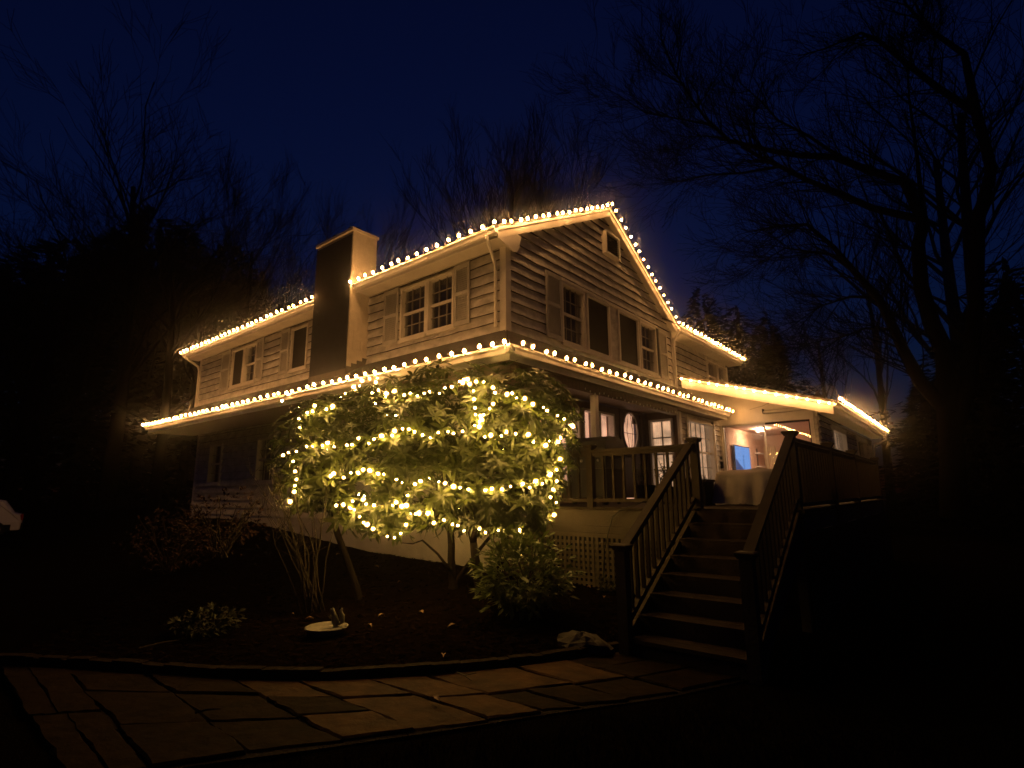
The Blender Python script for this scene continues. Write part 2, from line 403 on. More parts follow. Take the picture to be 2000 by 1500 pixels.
wr = random.Random(21)
def clapboards(parent, ax, pos, sgn, z0, z1, span, rects, h=.2, wav=.010):
    """rows of boards; span(z)->(u0,u1); sgn outward direction along the axis"""
    z = z0
    while z < z1-.02:
        zt = min(z+h, z1)
        brk = [z]+sorted(v for r in rects for v in (r[2], r[3]) if z+.01 < v < zt-.01)+[zt]
        seed = wr.uniform(0, 100)
        for a, b in zip(brk[:-1], brk[1:]):
            (lb, rb), (lt, rt) = span(a), span(b)
            if rb-lb < .05: continue
            zm = (a+b)/2
            iv = [(lb, rb, lt, rt)]
            for r in rects:
                if not (r[2] < zm < r[3]): continue
                nv = []
                for q in iv:
                    if r[1] <= q[0] or r[0] >= q[1]: nv.append(q); continue
                    if r[0] > q[0]+.02: nv.append((q[0], r[0], q[2], r[0]))
                    if r[1] < q[1]-.02: nv.append((r[1], q[1], r[1], q[3]))
                iv = nv
            for (q0, q1, t0, t1) in iv:
                n = max(2, int((q1-q0)/.18)); mm = MB()
                pb = lambda zz: .056-.048*((zz-z)/h)
                for k in range(n+1):
                    s = k/n; ub = q0+(q1-q0)*s; ut = t0+(t1-t0)*s
                    w = wav*(math.sin(ub*2.3+seed)+.7*math.sin(ub*5.1+seed*1.7)+.4*math.sin(ub*11+seed*3)) if a == z else 0
                    zb = a-abs(w)*.8 if a == z else a
                    ztp = b+.02 if b == zt and zt < z1-.01 else b
                    off = wr.uniform(-.001,.001)
                    for (u, pr, zz) in ((ub, 0.002, zb), (ub, pb(a)+off, zb), (ut, max(.006, pb(b))+off, ztp), (ut, .002, ztp)):
                        mm.v.append((pos+sgn*pr, u, zz) if ax == 0 else (u, pos+sgn*pr, zz))
                fl = (ax == 0) == (sgn > 0)
                for k in range(n):
                    for j in range(4):
                        A = k*4+j; B = k*4+(j+1) % 4; f = (A, B, B+4, A+4)
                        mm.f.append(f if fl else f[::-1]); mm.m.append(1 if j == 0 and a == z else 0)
                mm.f.append((3,2,1,0) if fl else (0,1,2,3)); mm.m.append(0)
                e = n*4; mm.f.append((e,e+1,e+2,e+3) if fl else (e+3,e+2,e+1,e)); mm.m.append(0)
                mm.build('clapboard', [M['siding'], M['edge_shade']], parent)
        z = zt

def P3(ax, pos, sgn, u, d, z):
    return (pos+sgn*d, u, z) if ax == 0 else (u, pos+sgn*d, z)
def pbox(mm, ax, pos, sgn, u0, u1, d0, d1, z0, z1):
    a = pos+sgn*d0; b = pos+sgn*d1
    if ax == 0: mm.box(min(a,b), max(a,b), u0, u1, z0, z1)
    else: mm.box(u0, u1, min(a,b), max(a,b), z0, z1)
def pb(name, mt, parent, *a):
    mm = MB(); pbox(mm, *a); return mm.build(name, mt, parent)

def window(ax, pos, sgn, u0, u1, z0, z1, cols=3, rows=4, screen=False, sill=True, curtain=True, lit=None, split=True, rail=True, mullw=.015):
    fr = .05
    w = MB(); pbox(w, ax, pos, sgn, u0, u0+fr, -.08, .062, z0, z1); pbox(w, ax, pos, sgn, u1-fr, u1, -.08, .062, z0, z1)
    pbox(w, ax, pos, sgn, u0+fr, u1-fr, -.08, .062, z1-fr, z1); pbox(w, ax, pos, sgn, u0+fr, u1-fr, -.08, .062, z0, z0+fr)
    o = w.build('window', M['trim'], H)
    a, b, c, d = u0+fr, u1-fr, z0+fr, z1-fr
    if sill: pb('sill', M['trim'], o, ax, pos, sgn, u0-.04, u1+.04, .0, .075, z0-.055, z0-.001)
    pb('pane', M['pane'], o, ax, pos, sgn, a, b, -.052, -.048, c, d)
    zm = (c+d)/2
    if rail: pb('meeting_rail', M['trim'], o, ax, pos, sgn, a, b, -.046, -.005, zm-.026, zm+.026)
    if screen:
        pb('insect_screen', M['screen'], o, ax, pos, sgn, a, b, -.003, .0, c, d)
    else:
        for k in range(1, cols):
            u = a+(b-a)*k/cols; pb('muntin', M['muntin'], o, ax, pos, sgn, u-mullw/2, u+mullw/2, -.046, -.022, c, d)
        for half in (0, 1):
            y0 = c if half == 0 else zm; y1 = zm if half == 0 else d
            for k in range(1, rows//2):
                zz = y0+(y1-y0)*k/(rows//2); pb('muntin', M['muntin'], o, ax, pos, sgn, a, b, -.045, -.024, zz-mullw/2, zz+mullw/2)
    if curtain:
        mm = MB(); n = 40
        for k in range(n+1):
            u = a-.05+(b-a+.1)*k/n; dd = -.16-.02*math.sin(k*1.9)-.01*math.sin(k*.7)
            mm.v.append(P3(ax, pos, sgn, u, dd, c-.05)); mm.v.append(P3(ax, pos, sgn, u, dd, d+.05))
        for k in range(n): mm.f.append((2*k, 2*k+2, 2*k+3, 2*k+1)); mm.m.append(0)
        mm.build('curtain', lit or M['curtain'], o, smooth=True)
    return o

def shutter(ax, pos, sgn, u0, u1, z0, z1):
    mm = MB(); st = .06; zm = z0+(z1-z0)*.52
    for A, B, C_, D in ((u0, u0+st, z0, z1), (u1-st, u1, z0, z1), (u0+st, u1-st, z0, z0+.09), (u0+st, u1-st, z1-.09, z1), (u0+st, u1-st, zm-.035, zm+.035)):
        pbox(mm, ax, pos, sgn, A, B, .058, .09, C_, D)
    o = mm.build('shutter', M['shutter'], H)
    mm = MB()
    for lo, hi in ((z0+.09, zm-.035), (zm+.035, z1-.09)):
        n = int((hi-lo)/.042)
        for k in range(n):
            zz = lo+(k+.5)*(hi-lo)/n
            p = [P3(ax, pos, sgn, u0+st, .060, zz+.022), P3(ax, pos, sgn, u1-st, .060, zz+.022), P3(ax, pos, sgn, u1-st, .086, zz-.014), P3(ax, pos, sgn, u0+st, .086, zz-.014)]
            q = [P3(ax, pos, sgn, u0+st, .060, zz+.014), P3(ax, pos, sgn, u1-st, .060, zz+.014), P3(ax, pos, sgn, u1-st, .086, zz-.022), P3(ax, pos, sgn, u0+st, .086, zz-.022)]
            mm.add(p+q, [(0,1,2,3),(7,6,5,4),(3,2,6,7),(0,4,5,1)])
        pbox(mm, ax, pos, sgn, u0+st, u1-st, .054, .058, lo, hi)
    lv = mm.build('louvre_slats', M['shutter'], o); lv['kind'] = 'stuff'

# --- front wall (faces -Y), second floor
FW = [(-2.95,-2.11,4.80,5.98), (-2.09,-1.30,4.80,5.98), (-11.1,-10.3,4.80,5.98), (-10.28,-9.5,4.80,5.98), (-7.56,-6.72,4.80,5.98)]
RM = [(r[0]-.06, r[1]+.06, r[2]-.06, r[3]+.05) for r in FW]
wf = wall_holes('wall', M['siding'], H, 1, 0.0, .18, XL, 0.0, PZ0-.1, ZU-.05, FW)
clapboards(wf, 1, 0.0, -1, PZ0, ZU-.1, lambda z: (-4.13, -.085), [(-2.97,-1.28,4.73,6.01)])
clapboards(wf, 1, 0.0, -1, PZ0, ZU-.1, lambda z: (XL+.09, -5.66), [(-11.12,-9.48,4.73,6.01), (-7.58,-6.70,4.73,6.01)])
for r in FW: window(1, 0.0, -1, *r, cols=3, rows=4, screen=(r[0] in (-11.1, -7.56)))
pb('mullion_post', M['trim'], H, 1, 0.0, -1, -2.118, -2.082, .063, .068, 4.80, 5.98)
for a, b in ((-3.5,-3.0),(-1.26,-.84),(-11.78,-11.16),(-9.46,-9.04),(-8.06,-7.6)): shutter(1, 0.0, -1, a, b, 4.76, 6.02)
# --- gable wall (faces +X)
GW = [(1.77,2.68,4.62,5.95), (2.76,3.80,4.62,5.95), (4.2,5.28,4.62,5.95), (5.34,6.3,4.62,5.95)]
def rz(y): return PKZ-(PKY-y)*(PKZ-ZU)/(PKY-UY) if y < PKY else PKZ-(y-PKY)*(PKZ-ZU)/(RY-PKY)
def gspan(z):
    z2 = z+.06
    a = UY+(z2-ZU)*(PKY-UY)/(PKZ-ZU); b = RY-(z2-ZU)*(RY-PKY)/(PKZ-ZU)
    return (max(.085, a), min(RY-.1, b))
wg = wall_holes('wall', M['siding'], H, 0, 0.0, -.18, .0, RY-.02, PZ0-.1, ZU-.05, GW)
mm = MB(); mm.prism([(-.18,-.1,ZU-.06),(-.18,RY-.02,ZU-.06),(-.18,RY-.02,ZU),(-.18,PKY,PKZ-.1),(-.18,-.1,rz(-.1)-.1)], (.178,0,0)); mm.build('gable_wall', M['siding'], H)
clapboards(wg, 0, 0.0, 1, PZ0, PKZ-.12, gspan, [(1.75,6.32,4.56,6.0)], h=.2, wav=.012)
for i, r in enumerate(GW): window(0, 0.0, 1, *r, cols=4 if i in (0,3) else 1, rows=4, screen=i in (1,2))
pb('mullion_board', M['siding'], H, 0, 0.0, 1, 3.80, 4.2, .0, .03, 4.57, 5.99)
pb('window_head', M['trim'], H, 0, 0.0, 1, 1.70, 6.4, .0, .07, 5.96, 6.02)
pb('window_sill', M['trim'], H, 0, 0.0, 1, 1.73, 6.36, .0, .085, 4.545, 4.60)
shutter(0, 0.0, 1, 1.18, 1.72, 4.60, 6.0)
pb('dark_strip', M['screen'], H, 0, 0.0, 1, 6.31, 6.40, .058, .07, 4.6, 5.95)  # flat dark strip between the last window and the shutter
shutter(0, 0.0, 1, 6.42, 6.92, 4.58, 5.95)
# gable vent box
mm = MB(); d0, d1 = .0, .16
for a in ((3.58,3.62,7.2,7.78), (4.24,4.28,7.2,7.78)): pbox(mm, 0, 0.0, 1, a[0], a[1], d0, d1, a[2], a[3])
pbox(mm, 0, 0.0, 1, 3.62, 4.24, d0, d1, 7.74, 7.78); pbox(mm, 0, 0.0, 1, 3.62, 4.24, d0, d1, 7.2, 7.24)
v = mm.build('gable_vent', M['trim'], H)
for k in range(9):
    zz = 7.26+k*.054; mm = MB(); mm.add([(.10,3.62,zz+.03),(.10,4.24,zz+.03),(.145,4.24,zz-.005),(.145,3.62,zz-.005)], [(0,1,2,3)]); mm.box(.085,.10,3.62,4.24,zz,zz+.035); mm.build('slat', M['dark'], v)
# corner boards
for nm, a in (('corner_board', (-.085,.062,-.062,.0, PZ0-.05, ZU-.1)), ('corner_board', (.0,.062,.0,.085, PZ0-.05, ZU-.1)),
              ('corner_board', (XL-.02,XL+.09,-.062,.0, PZ0-.05, ZU-.1)), ('corner_board', (.0,.062,RY-.1,RY, PZ0-.05, ZU-.06))): bx(nm, M['trim'], H, *a)
# --- far cross wing, second floor (faces +X, set back)
CX = -.26; YF = 12.95
CWs = [(10.85,11.75,4.9,5.95), (11.85,12.75,4.9,5.95)]
wc = wall_holes('wall', M['siding'], H, 0, CX, -.18, RY-.1, YF-.1, 4.2, ZU-.05, CWs)
clapboards(wc, 0, CX, 1, 4.5, ZU-.12, lambda z: (RY+.02, YF-.2), [(10.8,12.8,4.84,6.0)])
for r in CWs: window(0, CX, 1, *r, cols=2, rows=2)
for a in ((10.74,10.84), (12.78,12.88)): pb('casing', M['trim'], H, 0, CX, 1, *a, .0, .05, 4.7, 6.0)

# --- soffits, fascias, gutters
def strip(name, mt, pts, parent=H):
    mm = MB(); mm.add(pts, [tuple(range(len(pts)))]); return mm.build(name, mt, parent)
def gutter(a, b, outv, name='gutter', parent=H, h=.115, w=.115):
    """K-style trough hung on the eave from a to b; outv points away from the wall"""
    a = Vector(a); b = Vector(b); o = Vector(outv)
    prof = [(0,0),(.0,-h),(w*.62,-h),(w*.74,-h*.55),(w,-h*.30),(w,0),(w-.012,0),(w-.014,-h*.26),(w*.70,-h*.50),(w*.56,-h+.012),(.012,-h+.012),(.012,0)]
    mm = MB(); n = len(prof)
    for p in (a, b):
        for d, z in prof: q = p+o*d+Vector((0,0,z)); mm.v.append(tuple(q))
    for i in range(n): j = (i+1) % n; mm.f.append((i,j,n+j,n+i)); mm.m.append(0)
    mm.f.append(tuple(reversed(range(n)))); mm.f.append(tuple(range(n,2*n))); mm.m += [0,0]
    return mm.build(name, M['gutter'], parent)
# upper front eave: right and left of the chimney
CHX0, CHX1, CHY0, CHY1, CHZ = -5.65, -4.15, -.53, .13, 7.58
for (x0, x1) in ((CHX1+.06, UX-.02), (XL-.35, CHX0-.02)):
    bx('soffit', M['soffit'], H, x0, x1, UY+.03, -.002, ZU-.135, ZU-.115)
    bx('fascia', M['trim'], H, x0, x1, UY, UY+.028, ZU-.15, ZU+.01)
    gutter((x0, UY, ZU+.03), (x1+(.02 if x1 > 0 else 0), UY, ZU+.03), (0,-1,0))
# roof planes (thin slabs)
def slab(name, mt, quad, th, parent=H):
    mm = MB(); q = [Vector(p) for p in quad]; nn = (q[1]-q[0]).cross(q[3]-q[0]).normalized()
    if nn.z < 0: nn = -nn
    mm.prism(q, nn*th); return mm.build(name, mt, parent)
XR = XL-.35
slab('roof', M['shingle'], [(XR,UY-.02,ZU+.035),(UX+.03,UY-.02,ZU+.035),(UX+.03,PKY,PKZ+.06),(XR,PKY,PKZ+.06)], .035)
slab('roof', M['shingle'], [(UX+.03,RY+.02,ZU+.035),(XR,RY+.02,ZU+.035),(XR,PKY,PKZ+.06),(UX+.03,PKY,PKZ+.06)], .035)
slab('roof', M['shingle'], [(UX+.02,RY-.6,ZU+.03),(UX+.02,YF+.3,ZU+.03),(-5.,YF+.3,ZU+2.4),(-5.,RY-.6,ZU+2.4)], .035)
bx('soffit', M['soffit'], H, CX+.002, UX-.03, RY+.03, YF+.25, ZU-.135, ZU-.115)
bx('fascia', M['trim'], H, UX-.028, UX, RY+.04, YF+.25, ZU-.15, ZU+.01)
gutter((UX, RY+.04, ZU+.03), (UX, YF+.25, ZU+.03), (1,0,0))
# rake boards + rake soffit
def rake(y0, z0, y1, z1, hb=.2):
    mm = MB(); mm.prism([(UX-.03,y0,z0),(UX-.03,y1,z1),(UX-.03,y1,z1-hb*1.05),(UX-.03,y0,z0-hb*1.05)], (.03,0,0)); mm.build('rake_board', M['trim'], H)
    mm = MB(); mm.prism([(.0,y0,z0-hb*.75),(.0,y1,z1-hb*.75),(.0,y1,z1-hb*.75-.02),(.0,y0,z0-hb*.75-.02)], (UX-.031,0,0)); mm.build('rake_soffit', M['soffit'], H)
    mm = MB(); mm.prism([(UX+.001,y0,z0+.02),(UX+.001,y1,z1+.02),(UX+.001,y1,z1-.05),(UX+.001,y0,z0-.05)], (.022,0,0)); mm.build('rake_moulding', M['trim'], H)
rake(UY, ZU+.03, PKY, PKZ+.05); rake(RY, ZU+.03, PKY, PKZ+.05)
mm = MB(); cv = [(UX-.04, UY, ZU+.02), (UX-.04, UY, ZU-.155), (UX-.04, .03, ZU-.27)]
for k in range(6): a = k/5*math.pi/2; cv.append((UX-.04, .03+.17*math.sin(a), ZU-.27+.24*(1-math.cos(a))))
cv.append((UX-.04, .26, ZU+.1)); cv.append((UX-.04, .05, ZU+.12))
mm.prism([Vector(p)+Vector((0,0,0)) for p in cv], (.036,0,0)); mm.build('cornice_return', M['trim'], H)
bx('cornice_soffit', M['soffit'], H, .036, UX-.042, UY+.03, -.04, ZU-.15, ZU-.12)
# downspouts
def spout(pts, r=.036): mm = MB(); mm.tube(pts, r, 6); return mm.build('downspout', M['gutter'], H, smooth=True)
spout([(-.02,UY-.06,ZU-.07),(-.02,UY-.05,ZU-.16),(-.13,-.22,ZU-.33),(-.15,-.105,ZU-.48),(-.15,-.105,PZ0+.08)])
spout([(UX+.05,RY+.1,ZU-.07),(UX+.04,RY+.1,ZU-.17),(.09,RY+.04,ZU-.36),(.105,RY-.03,ZU-.5),(.105,RY-.03,4.0)])
spout([(XL-.1,UY-.06,ZU-.07),(XL-.1,UY-.05,ZU-.15),(XL+.0,-.12,ZU-.4),(XL+.02,-.085,ZU-.55),(XL+.02,-.085,PZ0-.02)])

# --- chimney
mm = MB(); mm.box(CHX0, CHX1, CHY0, CHY1, 3.9, CHZ); chm = mm.build('chimney', M['chim_side'], H)
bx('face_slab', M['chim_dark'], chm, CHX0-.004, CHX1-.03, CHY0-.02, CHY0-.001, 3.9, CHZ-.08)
bx('cap', M['chim_side'], chm, CHX0-.035, CHX1+.035, CHY0-.045, CHY1+.035, CHZ, CHZ+.07)
for k in range(2):
    mm = MB(); mm.tube([(-5.25+k*.65,-.2,CHZ+.07),(-5.25+k*.65,-.2,CHZ+.26)], .13, 10); mm.lathe([(.17,0),(.17,.03),(.02,.1)], 10, (-5.25+k*.65,-.2,CHZ+.26)); mm.build('flue', M['dark'], chm)
cr2 = random.Random(8)
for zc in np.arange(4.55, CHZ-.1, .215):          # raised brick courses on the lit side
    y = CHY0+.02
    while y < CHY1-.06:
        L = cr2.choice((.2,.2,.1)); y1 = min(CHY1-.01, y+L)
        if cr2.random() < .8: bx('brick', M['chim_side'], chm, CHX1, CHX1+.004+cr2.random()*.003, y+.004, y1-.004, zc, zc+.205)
        y = y1
proof = lambda d: PZ0-(PZ0-ZL)*(d/-EY)            # pent roof height at distance d from the front wall
for k in range(4):
    y0 = -.001-k*.14; bx('flashing', M['flash'], chm, CHX1+.003, CHX1+.012, max(CHY0-.02, y0-.14), y0, proof(-y0+.14)-.02, proof(-y0)+.14)
bx('flashing', M['flash'], chm, CHX0-.01, CHX1+.01, CHY0-.034, CHY0-.021, proof(.55)-.02, proof(.55)+.16)

# --- pent roof between the storeys
pr_th = .03
XLE = -13.6; YRE = 8.05
slab('roof', M['shingle'], [(XLE,EY,ZL),(EX,EY,ZL),(0,0,PZ0),(XLE,0,PZ0)], pr_th)
slab('roof', M['shingle'], [(EX,EY,ZL),(EX,YRE,ZL),(0,YRE,PZ0),(0,0,PZ0)], pr_th)
bx('fascia', M['trim'], H, XLE, EX-.03, EY, EY+.03, ZL-.17, ZL+.005)
bx('fascia', M['trim'], H, EX-.03, EX, EY, YRE, ZL-.17, ZL+.005)
gutter((XLE-.02, EY, ZL+.03), (EX+.115, EY, ZL+.03), (0,-1,0)); gutter((EX, EY-.115, ZL+.03), (EX, YRE, ZL+.03), (1,0,0))
bx('soffit', M['brownwood'], H, XLE+.02, EX-.035, EY+.032, -.002, ZL-.165, ZL-.15)
bx('soffit', M['brownwood'], H, .0, EX-.035, .0, YRE-.05, ZL-.165, ZL-.15)
bx('eave_beam', M['brownwood'], H, .92, 1.06, -1.0, 5.0, ZL-.33, ZL-.168)
# --- first floor
ZD = 1.36
W1 = [(-12.1,-11.2,1.9,3.1), (-9.0,-8.0,1.9,3.1), (-2.6,-1.4,1.9,3.1)]
w1 = wall_holes('wall', M['siding'], H, 1, 0.0, .18, XL+.4, 0.0, 1.02, ZL-.17, W1)
clapboards(w1, 1, 0.0, -1, 1.02, ZL-.18, lambda z: (XL+.5, -.02), [(r[0]-.02, r[1]+.02, r[2]-.06, r[3]+.02) for r in W1])
for r in W1: window(1, 0.0, -1, *r, cols=3, rows=4)
bx('corner_board', M['trim'], H, XL+.36, XL+.5, -.036, .0, .6, ZL-.17)
mm = MB(); xs = list(np.linspace(XL+.4, 0.02, 12))
for x in xs: mm.v.append((x,-.03,-.4)); mm.v.append((x,-.03,1.018)); mm.v.append((x,.2,1.018)); mm.v.append((x,.2,-.4))
for k in range(11):
    for j in range(4): a = k*4+j; b = k*4+(j+1) % 4; mm.f.append((a,b,b+4,a+4)); mm.m.append(0)
e = 44; mm.f.append((e,e+1,e+2,e+3)); mm.m.append(0)
mm.build('foundation', M['found'], H)
# door wall (x=0), bump-out room (x=.85) and its return wall
ZF = ZD+.12; ZT = ZL-.168
DW = [(.45,1.25,1.75,3.15), (1.55,2.32,1.75,3.28), (2.45,3.0,1.75,3.32), (3.12,3.78,1.75,3.32), (4.1,5.25,1.4,3.50)]
wd = wall_holes('wall', M['brownwood'], H, 0, 0.0, -.16, -.0, 5.62, .9, ZT, DW)
z = .9
for r in DW[:4]:
    window(0, 0.0, 1, *r, cols=1 if r[1]-r[0] < .7 else 2, rows=2, lit=M['sheer'], mullw=.03)
# front door with oval glass
dd = MB(); y0, y1, z0, z1 = 4.16, 5.19, 1.43, 3.44; cyd, czd, ra, rb = 4.70, 3.00, .36, .45
N = 40; ring = [(cyd+ra*math.cos(2*math.pi*k/N), czd+rb*math.sin(2*math.pi*k/N)) for k in range(N)]
outer = []
for k in range(N):
    a = 2*math.pi*k/N; c, s_ = math.cos(a), math.sin(a)
    tt = min(((y1-cyd) if c > 0 else (cyd-y0))/max(1e-6, abs(c)), ((z1-czd) if s_ > 0 else (czd-z0))/max(1e-6, abs(s_)))
    outer.append((cyd+c*tt, czd+s_*tt))
for xx in (-.03, -.08):
    for q in (ring, outer):
        for p in q: dd.v.append((xx, p[0], p[1]))
for k in range(N):
    j = (k+1) % N
    dd.f.append((k,j,N+j,N+k)); dd.f.append((k,2*N+k,2*N+j,j)); dd.m += [0,0]
for (cy_, cz_) in ((y0,z0),(y1,z0),(y0,z1),(y1,z1)):       # square off the corners of the slab
    i = min(range(N), key=lambda k: (outer[k][0]-cy_)**2+(outer[k][1]-cz_)**2)
door = dd.build('door', M['brownwood'], H)
for (a, b, c, d) in ((4.1,4.16,1.4,3.5),(5.19,5.25,1.4,3.5),(4.16,5.19,3.44,3.5)): bx('door_frame', M['brownwood'], H, -.1, .03, a, b, c, d)
bx('lower_panel', M['brownwood'], door, -.078, -.035, y0, y1, z0, 2.5)
bx('top_panel', M['brownwood'], door, -.078, -.036, y0, y0+.3, 3.2, z1); bx('top_panel', M['brownwood'], door, -.078, -.036, y1-.3, y1, 3.2, z1)
mm = MB(); mm.add([(-.05,p[0],p[1]) for p in ring], [tuple(range(N))]); mm.build('oval_glass', M['pane'], door)
mm = MB(); mm.tube([(-.028, cyd+ra*1.02*math.cos(2*math.pi*k/N), czd+rb*1.02*math.sin(2*math.pi*k/N)) for k in range(N+1)], .022, 5, False); mm.build('oval_moulding', M['trim'], door)
mm = MB()
for k in (-.15,.15): mm.tube([(-.046,cyd+k*.3,czd-rb*.95),(-.046,cyd+k,czd),(-.046,cyd+k*.3,czd+rb*.95)], .007, 4)
mm.tube([(-.046,cyd-ra,czd-.05),(-.046,cyd+ra,czd-.05)], .007, 4); mm.build('leaded_came', M['dark'], door)
mm = MB(); mm.add([(-.3,4.0,1.4),(-.3,5.4,1.4),(-.3,5.4,3.5),(-.3,4.0,3.5)], [(0,1,2,3)]); mm.build('hall_drape', M['sheer'], door)
mm = MB(); mm.lathe([(.0,0),(.03,.01),(.035,.03),(.02,.05)], 8, (.0,0,0)); o = mm.build('door_knob', M['statue'], door); o.matrix_world = Matrix.Translation((-.03,4.26,2.3)) @ Matrix.Rotation(math.pi/2, 4, 'Y')
# return wall facing the steps
RW = [(.12,.74,1.62,3.32)]
wr_ = wall_holes('wall', M['brownwood'], H, 1, 5.45, .16, -.1, .85, .9, ZT, RW)
window(1, 5.45, -1, *RW[0], cols=2, rows=4, lit=M['sheer2'], mullw=.03)
# bump-out wall
BW = [(5.95,7.72,1.75,3.36)]
wb = wall_holes('wall', M['siding'], H, 0, .85, -.16, 5.452, 8.3, .9, ZT, BW)
clapboards(wb, 0, .85, 1, 1.4, ZT-.02, lambda z: (5.56, 8.29), [(5.9,7.77,1.68,3.42)], h=.14, wav=.004)
bx('corner_board', M['trim'], H, .85, .912, 5.42, 5.55, 1.38, ZT-.01)
window(0, .85, 1, *BW[0], cols=5, rows=4, lit=M['sheer2'])
for a in ((5.86,5.95,1.66,3.45),(7.72,7.81,1.66,3.45)): pb('casing', M['trim'], H, 0, .85, 1, a[0], a[1], .058, .08, a[2], a[3])
# porch column and ceiling lamp
bx('porch_column', M['trim'], H, .93, 1.04, 1.3, 1.41, ZD+.002, ZL-.331)
bx('porch_column', M['trim'], H, .93, 1.04, -.03, .08, ZD+.002, ZL-.331)

# --- sunroom wing
YW = 8.0; YG = 8.3; XW = 3.78; ZW0, ZW1 = 4.83, 3.70; YWE = 18.3; XWW = 3.36
def wz(x): return ZW0+(ZW1-ZW0)*x/XW
mm = MB(); mm.prism([(0,YW,ZW0),(XW,YW,ZW1),(XW,YW,ZW1-.30),(0,YW,ZW0-.30)], (0,.035,0)); mm.build('rake_board', M['trim'], H)
slab('roof', M['shingle'], [(-.2,YW-.05,wz(-.2)+.02),(XW+.02,YW-.05,ZW1+.005),(XW+.02,YWE,ZW1+.005),(-.2,YWE,wz(-.2)+.02)], .05)
mm = MB(); mm.prism([(.0,YW+.036,wz(0)-.25),(XW-.03,YW+.036,wz(XW)-.25),(XW-.03,YG-.01,wz(XW)-.25),(0,YG-.01,wz(0)-.25)], (0,0,.02)); mm.build('rake_soffit', M['soffit'], H)
# front wall of the wing above and beside the sliding door
DZ = 3.37
mm = MB(); mm.prism([(.0,YG,DZ+.06),(XWW,YG,DZ+.06),(XWW,YG,wz(XWW)-.04),(.0,YG,wz(0)-.04)], (0,.14,0)); mm.build('gable_wall', M['trim'], H)
bx('wall', M['siding'], H, 3.26, XWW, YG+.001, YG+.14, .6, DZ+.058)
wside = bx('wall', M['siding'], H, -.1, .93, YG+.16, YG+.3, .6, DZ+.2)
clapboards(wside, 1, YG, -1, 1.4, DZ+.0, lambda z: (3.28, XWW), [], h=.14, wav=.003)
bx('door_header', M['trim'], H, .86, 3.28, YG-.03, YG+.0, DZ+.0, DZ+.22)
for a, b in ((.87,.94),(3.18,3.27)): bx('door_jamb', M['trim'], H, a, b, YG-.028, YG+.11, 1.38, DZ-.001)
sd = MB()
for a, b in ((.94,2.08),(2.02,3.18)):
    yy = YG+.03 if a < 1 else YG+.075
    fm = MB(); fm.box(a,a+.045,yy,yy+.04,1.40,DZ-.002); fm.box(b-.045,b,yy,yy+.04,1.40,DZ-.002); fm.box(a+.045,b-.045,yy,yy+.04,DZ-.05,DZ-.002); fm.box(a+.045,b-.045,yy,yy+.04,1.40,1.48)
    o = fm.build('sliding_door', M['trim'] if a < 1 else M['dark'], H)
    bx('pane', M['pane_tv'], o, a+.045, b-.045, yy+.018, yy+.022, 1.48, DZ-.05)
# awning cassette over the door
mm = MB(); mm.prism([(2.12,YG-.001,3.70),(2.12,YG-.17,3.64),(2.12,YG-.17,3.60),(2.12,YG-.001,3.60)], (1.1,0,0)); aw = mm.build('awning_cassette', M['trim'], H)
bx('dark_end', M['dark'], aw, 2.10, 2.119, YG-.18, YG-.002, 3.59, 3.71)  # dark piece at one end of the cassette
# side wall with windows and its eave
SW = [(9.9,12.0,2.1,3.25), (14.2,16.3,2.1,3.25), (16.7,17.6,2.1,3.25)]
ws = wall_holes('wall', M['siding'], H, 0, XWW, -.16, YG+.142, YWE-.3, .6, ZW1-.24, SW)
clapboards(ws, 0, XWW, 1, 1.4, ZW1-.26, lambda z: (YG+.01, YWE-.35), [(r[0]-.08,r[1]+.08,r[2]-.08,r[3]+.1) for r in SW], h=.16, wav=.003)
for r in SW:
    window(0, XWW, 1, *r, cols=2, rows=2, lit=M['sheer2'] if r[0] < 10 else None)
    for a in ((r[0]-.08,r[0]),(r[1],r[1]+.08)): pb('casing', M['trim'], H, 0, XWW, 1, a[0], a[1], .0, .06, r[2]-.05, r[3]+.09)
    pb('casing', M['trim'], H, 0, XWW, 1, r[0], r[1], .0, .06, r[3], r[3]+.09)
bx('soffit', M['soffit'], H, XWW+.002, XW-.03, YG, YWE, ZW1-.19, ZW1-.17)
bx('fascia', M['trim'], H, XW-.028, XW, YW+.036, YWE, ZW1-.21, ZW1-.005)
gutter((XW, YW+.0, ZW1+.02), (XW, YWE, ZW1+.02), (1,0,0))
spout([(XW+.06,YWE-.1,ZW1-.08),(XW+.06,YWE-.1,ZW1-.25),(XWW+.1,YWE-.25,ZW1-.42),(XWW+.08,YWE-.3,ZW1-.6),(XWW+.08,YWE-.3,.8)])
mm = MB(); mm.tube([(1.9,17.0,4.2),(1.9,17.0,5.15)], .13, 10); mm.lathe([(.22,0),(.22,.05),(.1,.16),(.03,.3)], 10, (1.9,17.0,5.15)); mm.build('vent_pipe', M['flash'], H)
